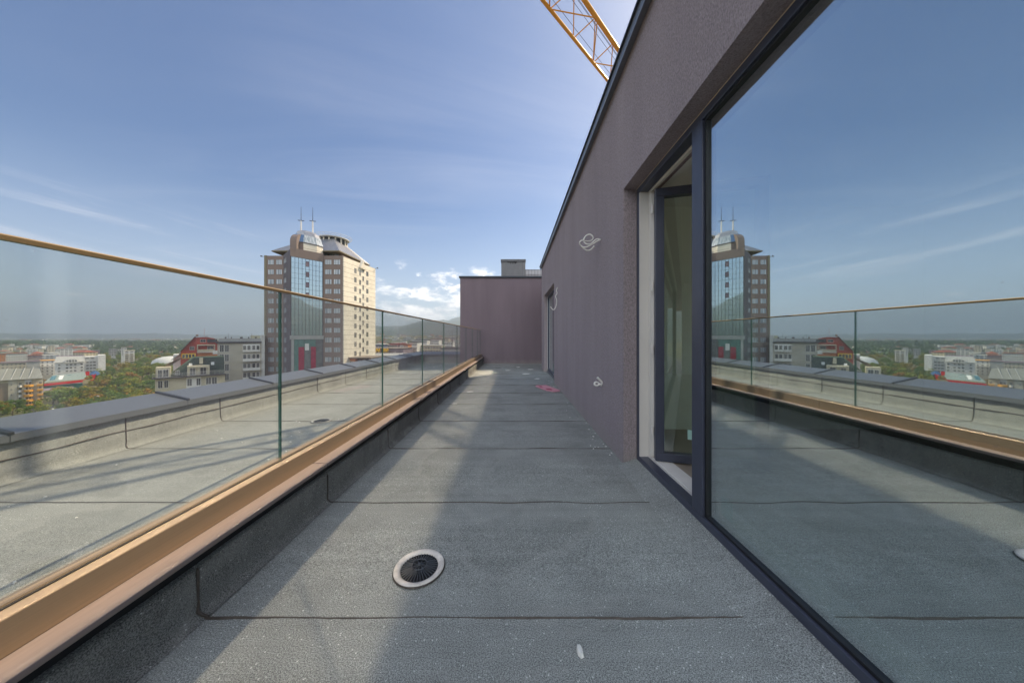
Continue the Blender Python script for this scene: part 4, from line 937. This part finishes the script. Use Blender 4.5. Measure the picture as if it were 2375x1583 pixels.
slab(64, 98, 824, 420, T_VIOLET, T_TILE, 3, 5, 'grey-violet block with a red roof between pale blocks', 16, band=T_GREY)
slab(111, 127, 801, 560, T_CREAM, T_ROOF, 8, 2, 'slim cream high-rise standing above the left part of town', 14, 3, 1.5)
slab(139, 169, 808, 480, T_WHITE, T_ROOF, 5, 3, 'white office block with dark window bands behind the arched block', 16, 6, 1.4)
slab(179, 192, 805, 640, T_CREAM, T_ROOF, 4, 3, 'small pale yellow block far beyond the arched block', 14, 3, 1.4)
slab(281, 294, 806, 470, T_PALE, T_BROWN, 4, 2, 'grey flank of the flats standing among the trees', 15)
slab(288, 312, 813, 440, T_WHITE, T_CREAM, 7, 2, 'white flats with recessed balconies standing alone among the trees', 14, 4.5, 1.5, band=T_CREAM)
slab(252, 270, 809, 520, T_GREY, T_ROOF, 4, 3, 'grey glass-fronted block half hidden by trees', 14, 3, 2)
slab(205, 232, 812, 600, T_VIOLET, T_ROOF, 3, 5, 'low violet-grey block with pale roof beyond the trees', 14)

# ---- petrol-station like hall with the red fascia
hl = bldg('market_hall', 'low teal glazed hall with a long red fascia that kicks up into a beak', 'building', (-360, 238, G)); HY = 238.0; face(hl)
T_HALL = wallmat('grey_green_sheet', (0.24, 0.29, 0.27))
hx0, hx1 = (104 - 1192) / 690 * HY, (193 - 1192) / 690 * HY
bp('wall', hl, lambda m: m.box(hx0, hx1, HY, HY + 26, G, -37.2, T_TEAL))
bp('roof', hl, lambda m: m.poly([(hx0, HY - 2, -34.2), (hx1 + 2, HY - 2, -33.6), (hx1 + 6, HY + 30, -30.2), (hx0 + 6, HY + 30, -31.5)], [(0, 1, 2, 3)], T_HALL))
for k in range(5): bp('roof_light', hl, lambda m: m.poly([(hx0 + 4 + 6 * k, HY + 4, -33.4), (hx0 + 8 + 6 * k, HY + 4, -33.3), (hx0 + 9.5 + 6 * k, HY + 22, -31.4), (hx0 + 5.5 + 6 * k, HY + 22, -31.6)], [(0, 1, 2, 3)], T_WHITE if k % 2 else T_TEAL))
bp('fascia', hl, lambda m: m.prism([(hx0, -37.1), (hx1, -36.2), (hx1, -34.4), (hx0, -35.4)], HY - 2.6, HY - 2.1, lambda p, q, t: (p, t, q), T_SIGNR))
bp('beak', hl, lambda m: (m.prism([(hx1, -35.1), (hx1 + 9, -31.2), (hx1 + 9.6, -30.2), (hx1, -34.6)], HY - 2.4, HY - 1.9, lambda p, q, t: (p, t, q), T_SIGNR), m.prism([(hx1 + 6.4, -36.0), (hx1 + 9.4, -36.0), (hx1 + 11.6, -29.9), (hx1 + 8.0, -31.8)], HY - 2.6, HY - 2.41, lambda p, q, t: (p, t, q), T_SIGNR)))
bp('red_panel', hl, lambda m: m.box(hx1 + 3, hx1 + 6.5, HY + 14, HY + 14.4, -32.4, -28.9, T_SIGNR))
bp('canopy', hl, lambda m: m.lathe([(5.5, -32.2), (4.2, -30.4), (2.0, -29.2), (.1, -28.9)], hx1 + 11.5, HY + 18, T_BLUE, 24))
sh_ = bldg('low_shed', 'low brown-roofed sheds in front of the red-edged hall', 'building', (-334, 216, G)); face(sh_)
bp('wall', sh_, lambda m: m.box(-350, -318, 216, 232, G, -39.2, T_BROWN)); bp('roof', sh_, lambda m: (m.poly([(-351, 215, -39.1), (-317, 215, -39.1), (-320, 224, -36.8), (-346, 224, -36.8), (-317, 233, -39.1), (-351, 233, -39.1)], [(0, 1, 2, 3), (3, 2, 4, 5), (1, 4, 2)], T_VIOLET)))
for x in (-340, -333, -326): window(sh_, (x, 215.97, -40.4), 2.6, 1.4, (0, -1), T_WHITE, WGL, 2)
dm = bldg('round_hall', 'shallow pale domed hall beyond the trees, behind the steep brown roof', 'building', (-455, 395, G))
bp('wall', dm, lambda m: m.lathe([(17, G), (17, -34)], -455, 395, T_GREY, 40)); bp('roof', dm, lambda m: m.lathe([(17.5, -34), (16.2, -30.5), (12.5, -27.3), (7, -25.4), (.2, -24.8)], -455, 395, T_PALE, 40), smooth=True)

# ---- rooftops and blocks to the right of the tower
pr = bldg('flat_roof_hall', 'wide flat grey roof with a low parapet beyond the tower foot', 'building', (-45, 140, G))
bp('wall', pr, lambda m: m.box(-64, -20, 113, 136, G, -6.9, T_GREY)); bp('roof', pr, lambda m: (m.box(-64.4, -19.6, 112.6, 136.4, -6.895, -6.5, T_GREY), m.box(-64.4, -19.6, 112.6, 113.0, -6.495, -6.1, T_GREY)))
for k in range(9): bp('roof_vent', pr, lambda m: m.tube([(-60 + 4.3 * k, 116 + (k % 3) * 6, -6.5), (-59.7 + 4.3 * k, 116 + (k % 3) * 6, -5.3)], .10, T_PALE, 5))
oc = bldg('orange_kiosk', 'orange rendered rooftop house with a dark flat roof at the tower foot', 'building', (-58, 104, G))
bp('wall', oc, lambda m: (m.box(-59.3, -55.5, 104, 111, G, -6.5, T_ORANGE), m.box(-55.49, -50.6, 105.5, 111, G, -6.5, T_VIOLET))); bp('roof', oc, lambda m: m.box(-60.4, -49.5, 103.2, 111.5, -6.49, -6.1, T_BROWN)); bp('post', oc, lambda m: m.box(-50.5, -49.9, 103.8, 104.4, G, -6.5, T_ORANGE))
for x in (-58.2, -56.7): window(oc, (x, 103.97, -8.4), 1.2, 1.5, (0, -1), T_WHITE, WGL, 2)
sr = bldg('sign_block', 'dark violet roof storey carrying yellow sign letters, right of the tower', 'building', (-66, 175, G))
bp('wall', sr, lambda m: m.box(-99, -64, 172, 188, G, -5.85, T_VIOLET)); bp('roof', sr, lambda m: m.box(-99.5, -63.5, 171.4, 188.4, -5.845, -5.6, T_BROWN))
for k in range(5): bp('terrace_screen', sr, lambda m: m.box(-98 + 3.4 * k, -95.2 + 3.4 * k, 170.9, 171.2, -9.4, -6.6 + (k % 3) * 1.1, (T_VIOLET, T_OCHRE, T_RED)[k % 3]))
def letter(kind, x, z, h, w, par):
    t = w * .24; m = MB(); f = lambda p, q, tt: (x + p, tt, z + q)
    def bar(a, b):
        a = Vector(a); b = Vector(b); d = (b - a).normalized(); n_ = Vector((-d.y, d.x)) * t / 2
        m.prism([tuple(a - n_), tuple(b - n_), tuple(b + n_), tuple(a + n_)], 170.2, 170.7, f, T_YEL)
    for a, b in {'V': (((0, h), (w / 2, 0)), ((w / 2, 0), (w, h))), 'I': (((w / 2, 0), (w / 2, h)),), 'N': (((t / 2, 0), (t / 2, h)), ((t / 2, h), (w - t / 2, 0)), ((w - t / 2, 0), (w - t / 2, h)))}[kind]: bar(a, b)
    m.build('sign_letter', par)
lx = (870 - 1192) / 690 * 171
for ch in 'VIVI NNVI':
    if ch != ' ': letter(ch, lx, -8.0, 2.1, .95 if ch != 'I' else .5, sr)
    lx += {'I': .62, ' ': .9}.get(ch, 1.05)
slab(866, 884, 799, 200, T_BLUE, T_PALE, 2, 3, 'blue glazed roof storey beside the tower foot', 10, 2, 1.6)
slab(884, 903, 803, 215, T_GREY, T_DARK, 2, 3, 'dark-roofed grey block between the blue glazing and the red house', 10)
slab(904, 928, 797, 230, T_RED, T_TILE, 3, 4, 'red house with a tiled roof edge right of the tower', 12, 1.5, 1.5)
slab(936, 946, 799, 222, T_ORANGE, T_TILE, 3, 2, 'orange house wing in front of the red house', 8)
slab(928, 936, 800, 226, T_WHITE, T_TILE, 3, 1, 'narrow white house between the red house and the orange wing', 8)
slab(949, 967, 794, 240, T_WHITE, T_DARK, 4, 4, 'white terraced flats with dark balcony bands', 12, 1.4, 1.4, band=T_GREY)
slab(971, 1024, 801, 250, T_CREAM, T_PALE, 3, 8, 'plain beige long block below the hillside houses', 14)
slab(1024, 1066, 809, 130, T_GREY, T_DARK, 2, 6, 'low dark roof with a pale gravel top near the end wall', 12)
slab(962, 990, 789, 330, T_WHITE, T_DARK, 4, 6, 'white stepped flats with a dark roof above the white terraced ones', 14, band=T_PALE)
slab(991, 1018, 788, 345, T_WHITE, T_VIOLET, 4, 6, 'white stepped flats with a violet roof on the rise', 14, band=T_WHITE)
slab(1030, 1050, 793, 310, T_WHITE, T_BEIGE, 3, 4, 'small white house with three dark windows on the rise', 12)
slab(1000, 1040, 785, 420, T_BEIGE, T_TILE, 3, 7, 'beige block with reddish roof high on the rise', 14)
for px, pt in ((1049, 766), (1059, 770), (1063, 772)):
    Y = 160; a = at(px, 808, Y); b = at(px, pt, Y); m = MB(); m.tube([a - Vector((0, 0, 3)), b], [.14, .08], T_DARK if px < 1055 else T_PALE, 6)
    tag(m.build('flue_pipe'), {1049: 'tall dark flue pipe rising from the low roof', 1059: 'thin pale pole left of the thinnest pole by the end wall', 1063: 'thinnest pale pole, next to the edge of the end wall'}[px], 'pipe')

# ---- the far town: small blocks, each its own
rd = random.Random(21)
HB = []
for k, (mat, rf) in enumerate(((T_WHITE, T_ROOF), (T_CREAM, T_TILE), (T_PALE, T_PALE), (T_BEIGE, T_ROOF), (T_GREY, T_ROOF))):
    for hgt in (7, 12, 18):
        m = MB(); m.box(-.5, .5, -.5, .5, 0, 1, mat)
        for r_ in range(max(2, hgt // 3)):
            z0 = (r_ + .35) / max(2, hgt // 3); z1 = (r_ + .75) / max(2, hgt // 3)
            for c in range(5): m.box(-.42 + c * .18, -.30 + c * .18, -.503, -.4999, z0, z1, T_DARK)
            for c in range(3): m.box(.4999, .503, -.35 + c * .25, -.2 + c * .25, z0, z1, T_DARK)
        if rf is T_TILE: m.poly([(-.55, -.55, 1), (.55, -.55, 1), (.55, .55, 1), (-.55, .55, 1), (-.2, 0, 1.3), (.2, 0, 1.3)], [(0, 1, 5, 4), (1, 2, 5), (2, 3, 4, 5), (3, 0, 4)], rf)
        else: m.box(-.52, .52, -.52, .52, 1.0003, 1.04, rf)
        HB.append((m.mesh('distant_block'), hgt, rf is T_TILE))
def far(pxa, pxb, Ya, Yb, n, label, group, zfun=lambda x, y: G, s=(10, 30), hmax=18, green=0.0):
    for k in range(n):
        Y = Ya * (Yb / Ya) ** rd.random(); px = rd.uniform(pxa, pxb); x = (px - 1192) / 690 * Y
        me, hgt, tiled = HB[rd.randrange(len(HB))]
        while hgt > hmax: me, hgt, tiled = HB[rd.randrange(len(HB))]
        o = bpy.data.objects.new('distant_block', me); COL.objects.link(o); w = rd.uniform(*s)
        o.location = (x, Y, zfun(x, Y)); o.scale = (w, rd.uniform(*s) * .6, hgt * rd.uniform(.85, 1.15)); o.rotation_euler = (0, 0, rd.uniform(-.6, .6))
        tag(o, label, 'building', group)
far(-30, 205, 420, 1300, 105, 'one of many small pale blocks filling the left part of the far town', 'far town blocks on the left', hmax=12)
far(175, 420, 640, 1700, 34, 'one of the small pale blocks half sunk in trees beyond the wooded quarter', 'far blocks among trees', s=(10, 24), hmax=7)
far(-30, 560, 2200, 6500, 60, 'one of the tiny pale sheds on the hazy plain', 'tiny sheds on the plain', s=(25, 90), hmax=12)
hz = lambda x, y: G + max(0, (y - 260)) * .029 * min(1, max(0, (x / y + .56) / .12))
far(872, 1066, 290, 1900, 120, 'one of many small houses climbing the slope right of the tower', 'houses on the slope', zfun=hz, s=(13, 30), hmax=12)
m = MB(); xs = [-620 + 40 * i for i in range(30)]; ys = [250, 300, 400, 600, 900, 1400, 2000, 2600]
# the rise on which those houses stand
pts = [(x * (y / 700.0), y, hz(x, y) if y < 2600 else G - 2) for y in ys for x in xs]
m.poly(pts, [(i * 30 + j, i * 30 + j + 1, (i + 1) * 30 + j + 1, (i + 1) * 30 + j) for i in range(7) for j in range(29)], MATS['town_ground'])
struct(m.build('terrain'))

# ---- trees
def leafmat(name, cols):
    m, N, L, P = new_mat(name)
    oi = node(N, L, 'ShaderNodeObjectInfo'); g = node(N, L, 'ShaderNodeNewGeometry')
    cr = node(N, L, 'ShaderNodeValToRGB', {'Fac': oi.outputs['Random']}); e = cr.color_ramp.elements
    e[0].position = 0; e[0].color = c4(cols[0]); e[1].position = 1; e[1].color = c4(cols[-1])
    for i, c in enumerate(cols[1:-1]): x = e.new((i + 1) / (len(cols) - 1)); x.color = c4(c)
    n = node(N, L, 'ShaderNodeTexNoise', {'Vector': g.outputs['Position'], 'Scale': 0.6, 'Detail': 4.0})
    mr = node(N, L, 'ShaderNodeMapRange', {'Value': n.outputs[0], 1: .3, 2: .7, 3: 1.0, 4: 2.0})
    n2 = node(N, L, 'ShaderNodeMapRange', {'Value': n.outputs[0], 1: .3, 2: .7, 3: .485, 4: .515})
    hv = node(N, L, 'ShaderNodeHueSaturation', {'Color': cr.outputs[0], 'Value': mr.outputs[0], 'Hue': n2.outputs[0]})
    L.new(hv.outputs[0], P.inputs['Base Color']); P.inputs['Roughness'].default_value = .7; P.inputs['Specular IOR Level'].default_value = .25
    tr = node(N, L, 'ShaderNodeBsdfTranslucent', {'Color': hv.outputs[0]})
    ms = node(N, L, 'ShaderNodeMixShader', {0: 0.45, 1: P.outputs[0], 2: tr.outputs[0]}); L.new(ms.outputs[0], N['Material Output'].inputs[0])
    return m
LEAF = leafmat('autumn_leaves', [(0.055, 0.105, 0.025), (0.105, 0.160, 0.026), (0.19, 0.21, 0.028), (0.070, 0.115, 0.035), (0.12, 0.17, 0.03), (0.24, 0.20, 0.03), (0.07, 0.12, 0.03), (0.13, 0.15, 0.04), (0.25, 0.14, 0.03), (0.085, 0.145, 0.028)])
BARK = simple('bark', (0.09, 0.07, 0.05), .9)
def crown_mesh(seed, n=420):
    rd = random.Random(seed); m = MB(); cl = []
    for k in range(11):
        a = rd.random() * 2 * pi; r_ = rd.uniform(.1, .33); cl.append((Vector((cos(a) * r_, sin(a) * r_, rd.uniform(.34, .86))), rd.uniform(.11, .21)))
    for k in range(n):
        c, r_ = cl[k % len(cl)]; d = Vector((rd.gauss(0, 1), rd.gauss(0, 1), rd.gauss(0, 1))).normalized(); p = c + d * r_ * rd.uniform(.55, 1.0)
        u = d.cross(Vector((rd.gauss(0, 1), rd.gauss(0, 1), rd.gauss(0, 1)))).normalized(); w = (d * .5 + Vector((0, 0, .3)) + Vector((rd.gauss(0, .5), rd.gauss(0, .5), rd.gauss(0, .5)))).normalized().cross(u).normalized(); s = rd.uniform(.022, .05)
        m.poly([p - u * s - w * s * .6, p + u * s - w * s * .5, p + u * s * .7 + w * s * .8, p - u * s * .8 + w * s * .6], [(0, 1, 2, 3)], LEAF)
    return m.mesh('crown')
CROWNS = [crown_mesh(40 + k) for k in range(6)]
def trunk_mesh():
    m = MB(); m.tube([(0, 0, 0), (.01, 0, .2), (0, .01, .42)], [.03, .024, .016], BARK, 6)
    for a in (0, 2.1, 4.2): m.tube([(0, .0, .3), (cos(a) * .14, sin(a) * .14, .5), (cos(a) * .24, sin(a) * .24, .66)], [.014, .009, .004], BARK, 5)
    return m.mesh('trunk')
TRUNK = trunk_mesh(); NT = [0]
def tree(x, y, h, label, group, z=G):
    t = thing('tree', label, 'tree', (x, y, z), group); t.scale = (h * rd.uniform(.95, 1.35),) * 2 + (h,); t.rotation_euler = (0, 0, rd.random() * 6.28)
    o = bpy.data.objects.new('crown', CROWNS[NT[0] % 6]); COL.objects.link(o); o.parent = t
    o = bpy.data.objects.new('trunk', TRUNK); COL.objects.link(o); o.parent = t; NT[0] += 1
def grove(n, pxa, pxb, Ya, Yb, label, group, hh=(9, 14), avoid=()):
    k = 0; tries = 0
    while k < n and tries < n * 30:
        tries += 1; Y = Ya * (Yb / Ya) ** rd.random(); px = rd.uniform(pxa, pxb); x = (px - 1192) / 690 * Y
        if any(a <= px <= b and c <= Y <= d for a, b, c, d in avoid): continue
        tree(x, Y, rd.uniform(*hh), label, group); k += 1
AV = ((95, 225, 212, 330), (-60, 110, 160, 210), (-60, 100, 270, 330), (112, 168, 165, 188), (360, 520, 60, 140))
grove(70, 28, 350, 160, 232, 'one of the near street trees turning yellow below the parapet', 'near street trees', (8, 12), AV)
grove(70, 205, 400, 225, 360, 'one of the mixed green and rusty trees in the park-like quarter', 'trees of the wooded quarter', (9, 14), AV)
grove(80, 225, 420, 360, 640, 'one of the farther trees in the wooded quarter behind the mixed ones', 'farther trees of the wooded quarter', (9, 13), AV)
grove(40, 0, 215, 310, 700, 'one of the trees standing between the town blocks on the left', 'trees between the blocks', (7, 11), AV)
grove(14, -30, 112, 160, 177, 'one of the trees and bushes below the ochre balcony flats', 'trees below the balcony flats', (5, 9))
grove(18, 885, 1060, 260, 500, 'one of the small trees between the houses right of the tower', 'trees right of the tower', (5, 8))
# far woods read as one mass
def woods(name, bands, seed):
    rd = random.Random(seed); m = MB()
    for (pxa, pxb, Ya, Yb, n, s) in bands:
        for k in range(n):
            Y = Ya * (Yb / Ya) ** rd.random(); x = (rd.uniform(pxa, pxb) - 1192) / 690 * Y; h = s * rd.uniform(.6, 1.2); c = Vector((x, Y, G + h * .55))
            for q in range(7):
                d = Vector((rd.gauss(0, 1), rd.gauss(0, .7), rd.gauss(0, .6))); d = d.normalized() * h * .5 * rd.random() ** .4; p = c + d; r_ = h * rd.uniform(.16, .3)
                u = Vector((rd.gauss(0, 1), rd.gauss(0, .4), rd.gauss(0, .3))).normalized(); w = u.cross(Vector((rd.gauss(0, .3), -1, rd.gauss(.5, .3)))).normalized()
                m.poly([p - u * r_ - w * r_ * .7, p + u * r_ - w * r_ * .6, p + u * r_ * .7 + w * r_ * .8, p - u * r_ * .8 + w * r_ * .7], [(0, 1, 2, 3)], MATS['forest_leaves'])
    o = m.build(name); struct(o, 'stuff'); o['label'] = 'dark belt of woods crossing the plain beyond the town'
simple('forest_leaves', (0.075, 0.115, 0.042), .9, var=.5, scale=.02)
woods('woods', [(-40, 620, 1250, 2300, 1500, 17), (215, 620, 650, 1250, 800, 12), (860, 1075, 800, 2000, 350, 11), (-40, 240, 800, 1250, 130, 9)], 5)

# ---- street things
lp = thing('street_lamp', 'slim street lamp standing among the yellowing trees just above the parapet', 'street lamp', ((228 - 1192) / 690 * 170, 170, G))
x = (228 - 1192) / 690 * 170
bp('pole', lp, lambda m: m.tube([(x, 170, G), (x, 170, -33.0)], [.12, .07], T_PALE, 8)); bp('lamp_head', lp, lambda m: m.box(x - .9, x + .4, 169.8, 170.2, -33.0, -32.75, T_PALE))
def rcar(px, Y, mat, label, rot):
    xx = (px - 1192) / 690 * Y; c = thing('parked_car', label, 'car', (xx, Y, G + .02)); c.rotation_euler = (0, 0, rot)
    def body(m):
        prof = [(-2.1, .3), (2.1, .3), (2.15, .75), (1.3, .92), (.6, 1.42), (-1.0, 1.45), (-1.8, .95), (-2.15, .85)]
        m.prism(prof, -.85, .85, lambda p, q, t: (p, t, q), mat)
    m = MB(); body(m); m.build('body', c, bevel=.06, local=True)
    m = MB(); m.prism([(-1.65, .96), (1.15, .94), (.56, 1.36), (-.98, 1.39)], -.865, .865, lambda p, q, t: (p, t, q), WGL); m.build('side_window', c, local=True)
    for sx in (-1.3, 1.3):
        for sy in (-.8, .8): m = MB(); m.tube([(sx, sy - .1, .32), (sx, sy + .1, .32)], .32, T_DARK, 14); m.build('wheel', c, local=True)
CARP = {k: simple('car_paint_' + k, c, .3, .2, var=.03) for k, c in (('white', (.7, .7, .7)), ('dark', (.02, .025, .04)), ('silver', (.4, .42, .45)), ('red', (.35, .02, .02)))}
for px, Y, k, l, r_ in ((122, 172, 'white', 'white car parked on the street nearest the parapet', .2), (134, 176, 'silver', 'silver car parked between a white and a dark car', .25), (146, 180, 'dark', 'dark car parked under the trees beside a silver car', .2), (158, 186, 'dark', 'dark car farthest up the tree-lined street', .15), (28, 176, 'white', 'white car half hidden below the ochre balcony flats', .1), (332, 150, 'silver', 'silver car on the street left of the mansard house', 1.2), (338, 158, 'red', 'red car on the street left of the mansard house', 1.2)):
    rcar(px, Y, CARP[k], l, r_)
m = MB(); m.poly([((x_ - 1192) / 690 * Y, Y, G + .008) for x_, Y in ((60, 166), (215, 166), (200, 192), (90, 192))], [(0, 1, 2, 3)], T_ASPH)
m.poly([((x_ - 1192) / 690 * Y, Y, G + .008) for x_, Y in ((318, 120), (360, 120), (348, 240), (326, 240))], [(0, 1, 2, 3)], T_ASPH)
struct(m.build('road'))

# ---- hazy air
hm = bpy.data.materials.new('air'); hm.use_nodes = True; N = hm.node_tree.nodes; L = hm.node_tree.links; N.clear()
out = N.new('ShaderNodeOutputMaterial'); pv = N.new('ShaderNodeVolumePrincipled'); L.new(pv.outputs[0], out.inputs['Volume'])
pv.inputs['Color'].default_value = (0.70, 0.85, 1.0, 1); pv.inputs['Density'].default_value = 1.25e-4; pv.inputs['Anisotropy'].default_value = 0.35
m = MB(); m.box(-21500, 21500, -21500, 21500, G - 6, 900, hm)
struct(m.build('haze'), 'stuff')

# ------------------------------------------------------------------ tower crane over the roof
cr = thing('tower_crane', 'yellow lattice jib of a tower crane passing over the roof with thin steel ropes', 'crane', (33.0, 38.0, G))
D = Vector((1.008, 1.0, 0)).normalized(); Pn = Vector((D.y, -D.x, 0)); J0 = Vector((1.70, 7.22, 8.60))
def jp(t, side, up=0): return J0 + D * t + Pn * side + Vector((0, 0, up))
T0, T1 = -18.0, 44.0; HWJ = 0.335; UPJ = 0.62
for s in (-1, 1):
    m = MB(); a, b = jp(T0, HWJ * s), jp(T1, HWJ * s); m.tube([a, b], 0.040, YEL, 8); m.build('bottom_chord', cr)
m = MB(); m.tube([jp(T0, 0, UPJ), jp(T1, 0, UPJ)], 0.034, YEL, 8); m.build('top_chord', cr)
m = MB(); t = T0; k = 0; st = 0.95
while t < T1 - st:
    s = 1 if k % 2 else -1
    m.tube([jp(t, HWJ * s), jp(t + st, -HWJ * s)], 0.014, YEL, 6)
    for q in (-1, 1):
        m.tube([jp(t, HWJ * q), jp(t + st * .5, 0, UPJ)], 0.013, YEL, 6); m.tube([jp(t + st * .5, 0, UPJ), jp(t + st, HWJ * q)], 0.013, YEL, 6)
    t += st; k += 1
m.build('lattice', cr)
for c in range(8):
    t = -16.6 + c * 6.0 + 0.75; m = MB()
    for d in (0, 0.16): m.tube([jp(t + d, -HWJ), jp(t + d, HWJ)], 0.035, YEL, 8)
    for s in (-1, 1): m.tube([jp(t - .06, HWJ * s), jp(t + .22, HWJ * s)], 0.052, YEL, 8)
    m.build('section_joint', cr)
for s, u in ((-.20, .05), (-.02, .30), (.06, .36), (.16, .12)):
    m = MB(); m.tube([jp(T0 + .5, s, u), jp(T1, s, u)], 0.005, CABLE, 5); m.build('rope', cr)
mt = jp(T1 - 0.6, 0)
m = MB()
for sx in (-.7, .7):
    for sy in (-.7, .7): m.tube([(mt.x + sx, mt.y + sy, G), (mt.x + sx, mt.y + sy, 12)], 0.08, YEL, 6)
z = G
while z < 10:
    for sx, sy, tx, ty in ((-.7, -.7, .7, -.7), (.7, -.7, .7, .7), (.7, .7, -.7, .7), (-.7, .7, -.7, -.7)): m.tube([(mt.x + sx, mt.y + sy, z), (mt.x + tx, mt.y + ty, z + 1.4)], 0.035, YEL, 5)
    z += 1.4
m.build('mast', cr)
